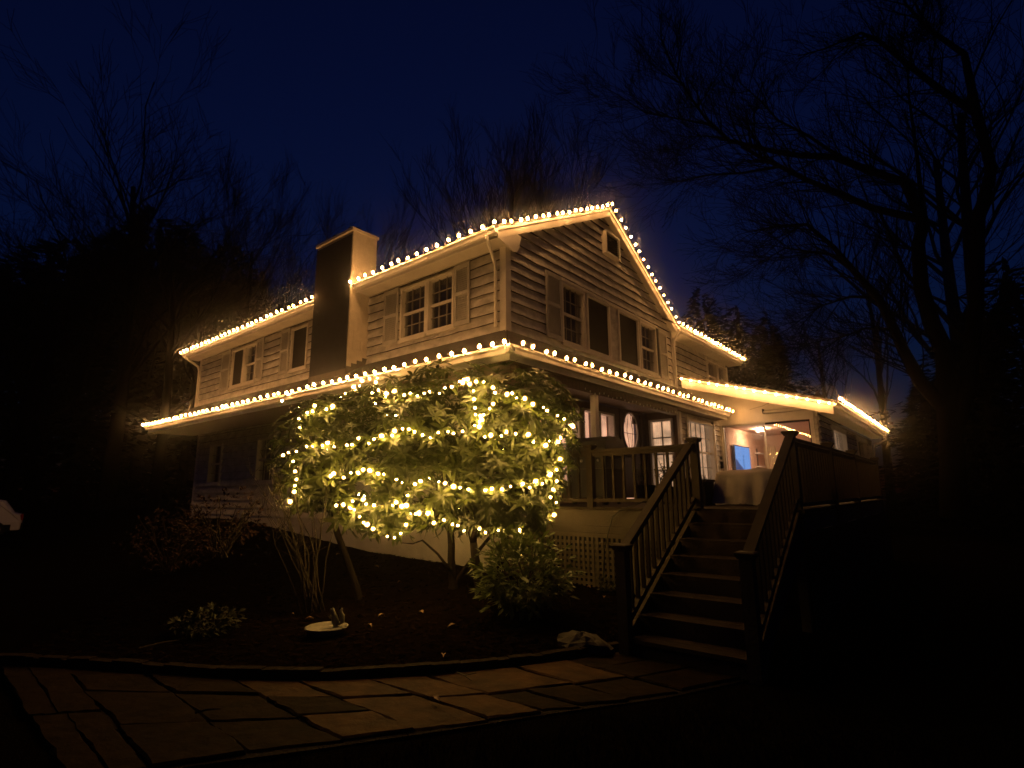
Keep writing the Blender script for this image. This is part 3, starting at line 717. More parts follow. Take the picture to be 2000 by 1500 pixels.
# room inside
room = MB(); RX0, RX1, RYB, RZ = .94, 3.19, 12.4, 3.38
bx('room_wall', M['room'], H, RX0-.06, RX0, YG+.31, RYB, 1.3, RZ); bx('room_wall', M['room'], H, RX0, RX1, RYB, RYB+.06, 1.3, RZ); bx('room_wall', M['room'], H, RX1, RX1+.005, YG+.15, RYB, 1.3, RZ)
bx('room_floor', M['roomfloor'], H, RX0, RX1, YG+.12, RYB, 1.3, 1.38); bx('room_ceiling', M['room'], H, RX0-.06, RX1, YG+.142, RYB, RZ, RZ+.03)
tv = tag(bx('television', M['black'], None, RX0+.03, RX0+.085, 9.0, 10.42, 2.13, 2.88), 'flat television showing a blue picture on the peach sunroom wall', 'television')
bx('screen', M['tv'], tv, RX0+.086, RX0+.088, 9.03, 10.39, 2.16, 2.85)
mm = MB(); mm.add([(RX0+.090,9.03,2.16),(RX0+.090,9.75,2.16),(RX0+.090,9.55,2.26),(RX0+.090,9.35,2.33),(RX0+.090,9.2,2.43),(RX0+.090,9.03,2.47)], [(0,1,2,3,4,5)])
mm.add([(RX0+.090,9.72,2.16),(RX0+.090,9.76,2.16),(RX0+.090,9.76,2.62),(RX0+.090,9.72,2.62)], [(0,1,2,3)]); mm.build('picture', M['tvdark'], tv)
dr = MB(); n = 24
for k in range(n+1):
    x = RX0+.02+.36*k/n; y = 12.2+.035*math.sin(k*1.6); dr.v.append((x,y,1.45)); dr.v.append((x,y,3.0))
for k in range(n): dr.f.append((2*k,2*k+2,2*k+3,2*k+1)); dr.m.append(0)
tag(dr.build('drape', M['tan'], smooth=True), 'pale orange floor-length drape hanging at the back of the sunroom', 'curtain')
sh = empty('wall_shelf', 'small white two-tier shelf on the sunroom wall beside the drape', 'shelf')
for z in (2.3, 2.72): bx('shelf_board', M['trim'], sh, RX0+.001, RX0+.17, 11.2, 11.7, z, z+.03)
bx('bracket', M['brownwood'], sh, RX0+.001, RX0+.02, 11.4, 11.5, 2.2, 2.9)
lampo = MB(); lampo.lathe([(.12,0),(.12,.04),(.05,.07)], 16, (1.55,9.9,RZ-.075)); lo = lampo.build('ceiling_lamp', M['roomlamp']); tag(lo, 'round flush ceiling lamp lighting the peach sunroom', 'lamp')
lampo = MB(); lampo.lathe([(.09,0),(.06,.16)], 12, (-.22,3.3,2.5)); lo = lampo.build('table_lamp', M['sheerhot']); tag(lo, 'glowing table lamp behind the curtained porch window', 'lamp')
bx('stem', M['brownwood'], lo, -.23, -.21, 3.29, 3.31, 1.6, 2.5)

# ------------------------------------------------------------------ deck
YD = -.11; DX0, DX1 = .03, 4.58; YDB = YG-.05
deck = empty('deck', 'weathered wooden deck with railing and lattice skirt beside the house', 'deck')
y = YD; k = 0
while y < YDB-.14:
    x1 = DX1+.04; x0 = DX0 if y < 5.3 else .9
    if y < 1.2 or True: bx('board', M['deckwood'], deck, x0, x1, y, y+.135, ZD-.035+rnd.uniform(-.002,.002), ZD)
    y += .142
bx('rim_board', M['skirt'], deck, DX0, DX1, YD+.01, YD+.05, ZD-.27, ZD-.04); bx('rim_board', M['skirt'], deck, DX1-.05, DX1-.01, YD+.05, YDB, ZD-.27, ZD-.04)
bx('skirt_board', M['skirt'], deck, DX0, 3.3, YD+.0, YD+.03, ZD-.37, ZD-.272)
for x in (.1,1.7,3.2,4.45):
    bx('support_post', M['skirt'], deck, x, x+.1, YD+.06, YD+.16, .0, ZD-.27)
    for yy in (3.0,6.0): bx('support_post', M['skirt'], deck, x, x+.1, yy, yy+.1, .0, ZD-.27)
# lattice panel: square holes between crossing strips
lat = empty('lattice', None, None); lat.parent = deck
LX0, LX1, LZ0, LZ1 = .4, 3.22, .06, ZD-.375
bx('frame_strip', M['lattice'], lat, LX0, LX1, YD+.0, YD+.03, LZ0, LZ0+.07); bx('frame_strip', M['lattice'], lat, LX0, LX1, YD+.0, YD+.03, LZ1-.06, LZ1)
x = LX0
while x < LX1: bx('upright_strip', M['lattice'], lat, x, x+.042, YD+.008, YD+.016, LZ0+.07, LZ1-.06); x += .082
z = LZ0+.11
while z < LZ1-.1: bx('cross_strip', M['lattice'], lat, LX0, LX1, YD+.0165, YD+.0245, z, z+.042); z += .082
for k in range(27): bx('shade_slat', M['dark'], deck, DX1-.008, DX1+.012, YD+.1+k*.3, YD+.1+k*.3+.285, .02, ZD-.275)  # dark slats added to stand in for the black shade under the deck
bx('backing', M['dark'], deck, DX0, DX1-.2, 1.2, 1.22, .05, ZD-.28)
bx('frame_strip', M['lattice'], lat, .03, .4, YD+.0, YD+.03, .1, LZ1)
for x in (.9, 2.5): bx('skirt_batten', M['skirt'], deck, x, x+.05, YD-.006, YD-.001, ZD-.37, ZD-.042)

def post(parent, x, y, z0, z1, s=.1, name='post'):
    o = bx(name, M['railwood'], parent, x-s/2, x+s/2, y-s/2, y+s/2, z0, z1)
    mm = MB(); c = s*.5
    pr = [(c+.012,0),(c+.02,.02),(c+.03,.035),(c+.035,.05),(c+.018,.06)]
    for q, (r, zz) in enumerate(pr):
        for sx, sy in ((-1,-1),(1,-1),(1,1),(-1,1)): mm.v.append((x+sx*r, y+sy*r, z1+zz-.03))
    for q in range(len(pr)-1):
        for j in range(4): a = q*4+j; b = q*4+(j+1) % 4; mm.f.append((a,b,b+4,a+4)); mm.m.append(0)
    e = (len(pr)-1)*4; mm.f.append((e,e+1,e+2,e+3)); mm.f.append((3,2,1,0)); mm.m += [0,0]
    mm.build('post_cap', M['railwood'], o); return o
ZR = ZD+.83
def railrun(parent, a, b, zt, zb, spacing, dropa=0, dropb=0):
    """horizontal run from a to b (xy): top rail, bottom rail, balusters"""
    a = Vector((*a, 0)); b = Vector((*b, 0)); L = (b-a).length; d = (b-a)/L
    mm = MB(); mm.bar(a+Vector((0,0,zt)), b+Vector((0,0,zt)), .09, .04); mm.build('top_rail', M['railwood'], parent)
    mm = MB(); mm.bar(a+Vector((0,0,zt-.05)), b+Vector((0,0,zt-.05)), .035, .055); mm.build('under_rail', M['railwood'], parent)
    mm = MB(); mm.bar(a+Vector((0,0,zb)), b+Vector((0,0,zb)), .06, .05); mm.build('bottom_rail', M['railwood'], parent)
    n = int(L/spacing)
    for k in range(1, n):
        p = a+d*(L*k/n); mm = MB(); mm.bar((p.x,p.y,zb+.025), (p.x,p.y,zt-.078), .034, .034, up=tuple(d)); mm.build('baluster', M['railwood'], parent)
SX0, SX1 = 3.33, 4.52
YP = YD+.05
P = [(.12,YP),(1.72,YP),(SX0+.02,YP)]
for x, y in P: post(deck, x, y, ZD-.3 if x > 3 else ZD, ZD+.90)
for (a, b) in zip(P[:-1], P[1:]): railrun(deck, (a[0]+.05, a[1]), (b[0]-.05, b[1]), ZR, ZD+.10, .165)
PR = [(DX1-.04,YP),(DX1-.04,2.2),(DX1-.04,4.4),(DX1-.04,7.6)]
for x, y in PR: post(deck, x, y, ZD-.3, ZD+.90)
for (a, b) in zip(PR[:-1], PR[1:]): railrun(deck, (a[0], a[1]+.05), (b[0], b[1]-.05), ZR, ZD+.055, .165)

# ------------------------------------------------------------------ stairs
st = empty('staircase', 'wooden outdoor stairs with railings leading up to the deck', 'stairs')
RI, RU = .17, .288
for k in range(1, 8):
    z = ZD-k*RI; y1 = YD-(k-1)*RU; y0 = YD-k*RU
    for q in range(2): bx('tread', M['treadwood'], st, SX0+.0, SX1-.0, y0-.02+q*.153, y0-.02+q*.153+.147, z-.035+rnd.uniform(-.002,.002), z)
    bx('riser', M['treadwood'], st, SX0+.02, SX1-.02, y1-.02, y1-.004, z+.001, z+RI-.036)
bx('riser', M['treadwood'], st, SX0+.02, SX1-.02, YD-7*RU, YD-7*RU+.016, .0, ZD-7*RI-.036)
for x in (SX0-.04, SX1):
    mm = MB(); mm.prism([(x,YD,ZD-.03),(x,YD-7*RU-.03,ZD-7*RI-.02),(x,YD-7*RU-.03,-.02),(x,YD-7*RU+.12,-.02),(x,YD,ZD-.42)], (.04,0,0)); mm.build('stringer', M['railwood'], st)
YN = YD-7*RU+.02
for x, first in ((SX0-.02, True), (SX1+.02, False)):
    post(st, x, YN, -.02, 1.03, .11, 'newel_post')
    a = Vector((x, YN+.03, 1.015)); b = Vector((x, YP-.06, ZR+.01)); d = b-a
    mm = MB(); mm.bar(a, b, .10, .04); mm.build('hand_rail', M['railwood'], st)
    mm = MB(); mm.bar(a-Vector((0,0,.055)), b-Vector((0,0,.055)), .036, .06); mm.build('under_rail', M['railwood'], st)
    a2 = Vector((x, YN+.05, ZD-7*RI+.14)); b2 = Vector((x, YP-.05, ZD+.12))
    mm = MB(); mm.bar(a2, b2, .06, .06); mm.build('bottom_rail', M['railwood'], st)
    n = 14
    for k in range(1, n):
        t = k/n; p = a.lerp(b, t); q = a2.lerp(b2, (p.y-a2.y)/(b2.y-a2.y))
        bx('baluster', M['railwood'], st, x-.017, x+.017, p.y-.017, p.y+.017, q.z+.02, p.z-.08)

# ------------------------------------------------------------------ things on the deck
# canvas-covered table
def drape(x0, x1, y0, y1, z0, z1, name, label, cat):
    mm = MB(); n = 96; R = 16; rr = random.Random(4); per = []
    hx, hy = (x1-x0)/2, (y1-y0)/2; cx_, cy_ = (x0+x1)/2, (y0+y1)/2
    ph = [rr.uniform(0,6.28) for _ in range(6)]
    for i in range(R+1):
        t = i/R
        for k in range(n):
            a = 2*math.pi*k/n; c, s_ = math.cos(a), math.sin(a)
            sq = max(abs(c), abs(s_)); ex, ey = c/sq*hx, s_/sq*hy
            kk = .9; ex = ex*kk+c*hx*(1-kk)*1.2; ey = ey*kk+s_*hy*(1-kk)*1.2
            fold = 1.6*(.6*abs(math.sin(5*a+ph[0]))+.5*(1-abs(math.sin(8*a+ph[1]+1.2*t)))+.25*math.sin(17*a+ph[2]+2*t))-.8
            if t < .25:
                q = t/.25; z = z1+.02*math.sin(3*a+q*3)*(1-q)-.03*q**3-.055*q*(.5+.5*math.sin(3*a+ph[3])); f = q*.97
            else:
                q = (t-.25)/.75; z = z1-.03-(z1-z0-.03)*q + .035*max(0, fold)*q; f = .95+.07*q+.17*fold*q**.7
                z -= .055*(1-q)*(.5+.5*math.sin(3*a+ph[3]))
                if q > .8: f += .04*math.sin(7*a+ph[4]); z += .02*abs(math.sin(6*a+ph[5]))
            mm.v.append((cx_+ex*f, cy_+ey*f, max(z0, z)))
    for i in range(R):
        for k in range(n):
            j = (k+1) % n; mm.f.append((i*n+k, (i+1)*n+k, (i+1)*n+j, i*n+j)); mm.m.append(0)
    o = mm.build(name, M['cover'], None, smooth=True); return tag(o, label, cat)
drape(3.02, 4.12, 1.5, 2.35, ZD+.004, ZD+.56, 'covered_table', 'low outdoor table under a draped tan canvas cover at the stair head', 'covered table')
# black planter chest left of the cover
pc = empty('planter_box', 'dark wooden planter box beside the canvas-covered table', 'planter')
bx('body', M['dark'], pc, 2.62, 2.98, 1.2, 1.62, ZD+.001, ZD+.36); bx('rim', M['railwood'], pc, 2.59, 3.01, 1.17, 1.65, ZD+.361, ZD+.40)
mm = MB()
for k in range(60):
    p = Vector((rnd.uniform(2.66,2.95), rnd.uniform(1.25,1.58), ZD+.39)); mm.tube([p, p+Vector((rnd.uniform(-.04,.04),rnd.uniform(-.04,.04),rnd.uniform(.03,.09)))], [.004,.002], 3)
mm.build('dry_stems', M['stem'], pc)['kind'] = 'stuff'
# barbecue grill with hood
gr_ = empty('barbecue_grill', 'black barbecue grill with closed hood behind the deck railing', 'grill')
mm = MB(); prof = [(.35,0),(.36,.12),(.30,.24),(.18,.30),(-.16,.30),(-.30,.22),(-.33,.1),(-.33,0)]
mm.prism([(.55, 1.35+a, 2.24+b) for a, b in prof], (.82,0,0)); hood = mm.build('hood', M['black'], gr_)
mm = MB(); mm.tube([(.68,.955,2.36),(.68,.93,2.37),(1.24,.93,2.37),(1.24,.955,2.36)], .012, 6); mm.build('handle', M['rimm'], hood)
bx('fire_box', M['black'], gr_, .57, 1.35, 1.05, 1.66, 1.98, 2.238); bx('cart', M['black'], gr_, .6, 1.32, 1.1, 1.62, 1.48, 1.979)
bx('side_shelf', M['black'], gr_, 1.371, 1.66, 1.1, 1.6, 2.18, 2.21); bx('side_shelf', M['black'], gr_, .3, .549, 1.1, 1.6, 2.18, 2.21)
for x in (.64,1.28):
    for y in (1.14,1.58):
        mm = MB(); mm.tube([(x-.02,y,ZD+.06),(x+.02,y,ZD+.06)], .058, 10); mm.build('wheel', M['tyre'], gr_)
for k in range(4):
    mm = MB(); mm.tube([(.7+k*.17,1.05,2.12),(.7+k*.17,1.02,2.12)], .024, 8); mm.build('knob', M['rimm'], gr_)
# potted plants on the porch
def pot(x, y, r, h, name, label, hh, n, seed):
    t = empty(name, label, 'potted plant', loc=(0,0,0)); rr = random.Random(seed)
    mm = MB(); mm.lathe([(r*.7,0),(r*.95,h*.85),(r*1.05,h*.86),(r*1.05,h),(r*.9,h),(r*.88,h*.9)], 14, (x,y,ZD+.002)); mm.build('pot', M['dark'], t, smooth=False)
    mm = MB(); lf = MB()
    for k in range(n):
        a = rr.uniform(0,6.28); b = Vector((x+rr.uniform(-r,r)*.5, y+rr.uniform(-r,r)*.5, ZD+h*.9)); tp = b+Vector((math.cos(a)*hh*.45*rr.random(), math.sin(a)*hh*.45*rr.random(), hh*rr.uniform(.5,1)))
        md = b.lerp(tp,.5)+Vector((rr.uniform(-.05,.05),rr.uniform(-.05,.05),.03)); mm.tube([b,md,tp],[.008,.006,.003],4)
        for q in range(7):
            c = b.lerp(tp, rr.uniform(.4,1)); dv = Vector((rr.uniform(-1,1),rr.uniform(-1,1),rr.uniform(-.4,.6))).normalized(); sdv = dv.cross(Vector((0,0,1))).normalized()*.022; L = rr.uniform(.06,.11)
            lf.add([c, c+dv*L*.5+sdv, c+dv*L, c+dv*L*.5-sdv], [(0,1,2,3)])
    mm.build('stems', M['stem'], t)['kind'] = 'stuff'; lf.build('foliage', M['leaf_low'], t)['kind'] = 'stuff'
pot(1.95, 2.1, .17, .3, 'potted_plant', 'bushy potted plant between the railing and the front door', .55, 14, 1)
pot(1.3, 4.3, .15, .3, 'potted_plant', 'thin dark potted plant in front of the curtained return window', .75, 9, 2)
pot(1.15, 2.9, .2, .34, 'potted_plant', 'wide leafy potted plant behind the barbecue grill', .5, 18, 3)
# wall meter box and cable at the corner of the glass door
wbx = empty('meter_box', 'small dark utility box on the siding beside the glass door', 'utility box')
bx('case', M['dark'], wbx, .887, .95, 8.12, 8.2, 2.18, 2.36); bx('bracket', M['dark'], wbx, .887, .93, 8.13, 8.19, 2.42, 2.50)
mm = MB(); mm.tube([(.90,8.16,2.18),(.91,8.15,1.9),(.93,8.12,1.7),(.92,8.16,1.4)], .008, 5); mm.build('cable', M['dark'], wbx)
mm = MB(); mm.tube([on(1278,985,1,YD-.02)+Vector((-.12,0,.05)), on(1215,995,1,YD-.05), on(1196,1010,1,YD-.06), on(1188,1040,1,YD-.03), on(1180,1075,1,YD-.03), on(1178,1140,1,YD-.06)], .008, 5)
tag(mm.build('extension_cord', M['black'], smooth=True), 'black extension cord hanging down the deck skirt to the lattice', 'cord')
# downpipe outlet on the ground
pp = on(1098,1138,2,.2); pq = on(1132,1143,2,.2); d_ = (pq-pp).normalized()
mm = MB(); mm.tube([pp, pp.lerp(pq,.7)], .055, 12); op = mm.build('drain_pipe', M['pipe'], None, smooth=False); tag(op, 'short white drain pipe lying at the foot of the lattice', 'pipe')
mm = MB(); mm.tube([pp.lerp(pq,.7), pq], .06, 12); mm.build('collar', M['black'], op)

# ------------------------------------------------------------------ string lights
bm_ = MB(); bm_.lathe([(.009,0),(.018,.011),(.0245,.028),(.022,.046),(.012,.061),(.003,.067)], 8)
BULBS = [bm_.mesh('bulb', M[k_], True) for k_ in ('bulb','bulb','bulb_dim','bulb_hot')]
bm_ = MB(); bm_.lathe([(.009,0),(.018,.011),(.0245,.028),(.022,.046),(.012,.061),(.003,.067)], 8)
for i_, f_ in enumerate(bm_.f):
    if sum(bm_.v[q][0] for q in f_)/len(f_) < .004: bm_.m[i_] = 1
BULBH = [bm_.mesh('bulb', [M[k_], M['bulb_back']], True) for k_ in ('bulb','bulb','bulb_dim','bulb_hot')]
bm_ = MB(); bm_.lathe([(.013,-.028),(.014,0),(.011,.006)], 6); SOCK = bm_.mesh('socket', M['wire'])
bm_ = MB(); bm_.lathe([(.004,-.018),(.010,-.012),(.0155,.0),(.012,.012),(.003,.019)], 7); MINI = bm_.mesh('mini_bulb', M['minibulb'], True)
def ball(r, z, mt, nm):
    b_ = MB(); b_.lathe([(max(.0005, r*math.sin(math.pi*k_/8)), z-r*math.cos(math.pi*k_/8)) for k_ in range(9)], 12); return b_.mesh(nm, mt, True)
GLOBE = ball(.043, .033, M['globe'], 'bloom_globe'); MINIGLOBE = ball(.036, 0, M['miniglobe'], 'bloom_globe')  # glowing shells added round the bulbs to imitate lens bloom
lr = random.Random(9)
def string(name, label, path_, spacing, up, group='roof light strings', jit=.28, face=None):
    """bulbs standing on a polyline; up = direction the bulbs point"""
    root = empty(name, label, 'string lights', group)
    path_ = [Vector(p) for p in path_]; segs = [(b-a).length for a, b in zip(path_[:-1], path_[1:])]; L = sum(segs)
    n = max(2, round(L/spacing)); pts = []
    wirep = []
    for k in range(n+1):
        s = L*k/n; i = 0
        while i < len(segs)-1 and s > segs[i]: s -= segs[i]; i += 1
        p = path_[i].lerp(path_[i+1], min(1, s/segs[i])); u = Vector(up if not isinstance(up, list) else up[i]).normalized()
        d = (path_[i+1]-path_[i]).normalized()
        p = p+d*lr.uniform(-.035,.035)+Vector((0,0,lr.uniform(-.012,.012)-.012*math.sin(k*.55)**2))
        z = (u+Vector((lr.uniform(-jit,jit), lr.uniform(-jit,jit), lr.uniform(-jit,jit)*.4))).normalized()
        q = z.to_track_quat('Z', 'Y').to_matrix().to_4x4(); M4 = Matrix.Translation(p+u*.03) @ q
        
        if face:
            xa = Vector(face); xa = (xa-z*xa.dot(z)).normalized(); ya = z.cross(xa); M4 = Matrix((xa, ya, z)).transposed().to_4x4(); M4.translation = p+u*.03
        b = link('bulb', lr.choice(BULBH if face else BULBS), root, M4); s_ = link('socket', SOCK, b); s_.matrix_parent_inverse = Matrix(); s_.matrix_local = Matrix(); s_ = link('bloom_globe', GLOBE, b); s_.matrix_parent_inverse = Matrix(); s_.matrix_local = Matrix()
        wirep.append(p)
        if k < n: wirep.append(p+d*(L/n/2)-Vector((0,0,.008)))
    mm = MB(); mm.tube(wirep, .0065, 4); mm.build('wire', M['wire'], root)
    return root
SP = .285
gz_ = .03
string('string_lights', 'warm bulbs along the upper front eave between chimney and gable corner', [(CHX1+.05,UY-.15,ZU+gz_-.02),(UX+.02,UY-.15,ZU+gz_-.02)], SP, (0,-.15,1))
string('string_lights', 'warm bulbs along the upper eave on the far side of the chimney', [(XL-.33,UY-.15,ZU+gz_-.02),(CHX0-.05,UY-.15,ZU+gz_-.02)], SP, (0,-.15,1))
string('string_lights', 'warm bulbs up the gable slope above the cornice return', [(UX+.085,UY+.08,rz(UY+.08)+.035),(UX+.085,PKY,PKZ+.055)], SP*.92, (.25,-.45,.9))
string('string_lights', 'warm bulbs down the gable slope beside the attic vent', [(UX+.085,PKY+.13,rz(PKY+.13)+.035),(UX+.085,RY-.05,ZU+.055)], SP*.92, (.25,.5,.85))
string('string_lights', 'warm bulbs along the set-back upper eave over the sunroom roof', [(UX+.15,RY+.15,ZU+gz_-.02),(UX+.15,YF+.22,ZU+gz_-.02)], SP, (.1,0,1))
string('string_lights', 'long row of warm bulbs on the porch gutter of the front wall', [(XLE,EY-.155,ZL+gz_-.025),(-2.62,EY-.155,ZL+gz_-.025)], SP, (0,-.15,1))
string('string_lights', 'warm bulbs on the porch gutter right over the lit rhododendron', [(-2.36,EY-.155,ZL+gz_-.03),(EX+.07,EY-.155,ZL+gz_-.025)], SP, (0,-.15,1))
string('string_lights', 'warm bulbs on the porch gutter running over the front door', [(EX+.155,EY+.08,ZL+gz_-.025),(EX+.155,YRE-.02,ZL+gz_-.025)], SP, (.3,0,1), face=(1,0,0))
string('string_lights', 'warm bulbs along the sloping sunroom rake above the glass door', [(.06,YW-.03,wz(.06)-.045),(XW-.03,YW-.03,wz(XW)-.045)], SP*.93, (.1,-1,.25), jit=.08)
string('string_lights', 'tightly seen warm bulbs along the sunroom side gutter', [(XW+.145,YW+.1,ZW1+gz_),(XW+.145,YWE-.05,ZW1+gz_)], SP, (.1,0,1))
# faint unlit fairy string under the porch ceiling
mm = MB(); root = empty('fairy_string', 'small unlit fairy string hung along the porch ceiling beam', 'string lights')
wp = [Vector((1.075, .9+3.9*k/24, ZL-.27-.05*math.sin(k*.8)**2)) for k in range(25)]
mm.tube(wp, .004, 4); mm.build('wire', M['wire'], root)
for p in wp[::1]:
    b = MB(); b.lathe([(.003,-.02),(.012,0),(.004,.02)], 6, tuple(p+Vector((.012,0,-.01)))); b.build('mini_bulb', M['pipe'], root)

# ------------------------------------------------------------------ rhododendron
PL0 = Vector((-.15,-1.85,1.5)); PLN = Vector((_f.x, _f.y, 0)).normalized()
SC = lambda p: (p-CAM).dot(_f)/FPX
LOB = [(640,880,98,105),(760,850,115,110),(880,825,125,112),(1000,815,115,105),(1048,850,84,118),(722,950,88,86),(840,945,115,90),(960,945,115,92),(1026,952,62,82),(602,935,58,66),(775,1005,46,46),(650,822,66,46),(930,985,80,55)]
lobes = []
for cx_, cy_, rx, ry in LOB:
    c = onplane(cx_, cy_, PL0, PLN); s_ = SC(c); lobes.append((c, rx*s_, ry*s_, min(1.05, .75*rx*s_+.25)))
Rh = Vector((_r.x, _r.y, 0)).normalized()
def inside(p):
    best = 9
    for c, a, b, d in lobes:
        v = p-c; q = (v.dot(Rh)/a)**2+(v.z/b)**2+(v.dot(PLN)/d)**2; best = min(best, q)
    return best
rd = empty('rhododendron', 'large broadleaf rhododendron wrapped in warm fairy lights', 'shrub', loc=(0,0,0))
def leafmesh(L, w, bend):
    mm = MB(); n = 4
    for k in range(n+1):
        t = k/n; ww = w*math.sin(math.pi*(t*.92+.04))**.8; z = -bend*t*t*L; up = ww*.35
        mm.v += [(L*t, -ww, z+up), (L*t, 0, z), (L*t, ww, z+up)]
    for k in range(n):
        a = k*3; mm.f += [(a,a+3,a+4,a+1),(a+1,a+4,a+5,a+2)]; mm.m += [0,0]
    return mm
LM = [leafmesh(.165,.024,.35), leafmesh(.19,.027,.6), leafmesh(.14,.021,.2)]
LMESH = [x.mesh('leaf', M['leaf'], True) for x in LM]
lv = random.Random(31); whorls = []
tries = 0
tot_area = [a*b for _, a, b, _ in lobes]
while len(whorls) < 1500 and tries < 60000:
    tries += 1
    i = lv.choices(range(len(lobes)), tot_area)[0]; c, a, b, d = lobes[i]
    n = Vector((lv.gauss(0,1), lv.gauss(0,1), lv.gauss(0,1))).normalized(); f = lv.uniform(.78, 1.04) if lv.random() < .8 else lv.uniform(.4,.8)
    p = c+Rh*(n.x*a*f)+PLN*(n.y*d*f)+Vector((0,0,n.z*b*f))
    if inside(p) < .55 and lv.random() < .85: continue
    if p.y > EY+.02 and p.z > ZL-.25: continue
    if p.y > -.2 : continue
    whorls.append((p, (Rh*(n.x/a)+PLN*(n.y/d)+Vector((0,0,n.z/b))).normalized()))
leafs = []
for p, n in whorls:
    ax_ = (n*.8+Vector((0,0,.75))+Vector((lv.uniform(-.4,.4),lv.uniform(-.4,.4),lv.uniform(-.2,.2)))).normalized()
    k = lv.randint(6,9); ph = lv.uniform(0,6.28); s1 = ax_.orthogonal().normalized(); s2 = ax_.cross(s1)
    droop = lv.uniform(-.25,.75)
    for j in range(k):
        a = ph+2*math.pi*j/k+lv.uniform(-.25,.25); out_ = s1*math.cos(a)+s2*math.sin(a)
        dr_ = (out_+ax_*(.55-droop)).normalized(); zv = (ax_-dr_*ax_.dot(dr_)).normalized(); yv = zv.cross(dr_)
        sc = lv.uniform(.75,1.2)
        mt = Matrix((dr_*sc, yv*sc, zv*sc)).transposed().to_4x4(); mt.translation = p+dr_*.012
        leafs.append((mt, lv.randrange(3)))
# the 300 showing largest become single leaves, the rest one mass
key = []
for i, (mt, v_) in enumerate(leafs):
    p = mt.translation; d = (p-CAM); vis = inside(p); nz_ = abs((mt.to_3x3() @ Vector((0,0,1))).normalized().dot(d.normalized()))
    key.append((nz_/d.length if vis > .8 and d.dot(PLN) < (PL0-CAM).dot(PLN) else 0, i))
big = {i for _, i in sorted(key, reverse=True)[:290]}
fm = MB()
fv, ff = [], []
for i, (mt, v_) in enumerate(leafs):
    if i in big: link('leaf', LMESH[v_], rd, mt); continue
    o = len(fm.v)
    for p in LM[v_].v: q = mt @ Vector(p); fm.v.append((q.x,q.y,q.z))
    for f in LM[v_].f: fm.f.append(tuple(x+o for x in f)); fm.m.append(0)
fo = fm.build('foliage', M['leaf'], rd, smooth=True); fo['kind'] = 'stuff'
# stems and limbs
def wob(a, b, n, amp, r):
    out_ = []
    for k in range(n+1):
        t = k/n; p = a.lerp(b, t); w = math.sin(math.pi*t)
        out_.append(p+Vector((r.uniform(-amp,amp), r.uniform(-amp,amp), r.uniform(-amp,amp)*.5))*w)
    return out_
tr = random.Random(17)
for (bx_, by_, tops, r0) in (((885,1150),(880,1040),[(800,960),(880,900),(930,930)],.058), ((937,1160),(925,1060),[(900,940),(960,900)],.062), ((962,1150),(985,1060),[(1010,940),(1050,880)],.045), ((700,1170),(648,1000),[(620,880),(700,860),(600,930)],.05), ((885,1150),(960,1045),[(1000,960)],.03)):
    b = None
    for it in range(30):                    # meet the sloping bed
        z = bedz(b.x, b.y) if b else .2
        b = on(*bx_, 2, z)
    fk = onplane(*by_, b+Vector((0,0,.5)), PLN)
    mm = MB(); mm.tube([b-Vector((0,0,.08)), b+Vector((0,0,.02))]+wob(b+Vector((0,0,.05)), fk, 4, .03, tr), [r0*1.5, r0*1.25]+[r0*1.1, r0, r0*.95, r0*.9, r0*.85], 8)
    for tpx in tops:
        e = onplane(*tpx, PL0, PLN)+PLN*tr.uniform(-.35,.35); pts = wob(fk, e, 6, .09, tr)
        mm.tube(pts, [r0*.8*(1-.8*k/6) for k in range(7)], 6)
        for q in range(5):
            s_ = pts[tr.randint(2,5)]; e2 = s_+Vector((tr.uniform(-.6,.6),tr.uniform(-.6,.6),tr.uniform(0,.6))); pp_ = wob(s_, e2, 4, .05, tr); mm.tube(pp_, [.014,.012,.009,.007,.004], 5)
    mm.build('trunk', M['bark'], rd, smooth=True)
# side twig low on the trunk, in front of the foundation
b = on(880,1112,2,.35); mm = MB(); mm.tube([onplane(880,1115,PL0+Vector((0,0,0)),PLN), onplane(855,1082,PL0,PLN), onplane(825,1055,PL0,PLN), onplane(806,1062,PL0,PLN), onplane(782,1060,PL0,PLN)], [.022,.018,.014,.010,.006], 6); mm.build('branch', M['bark'], rd, smooth=True)

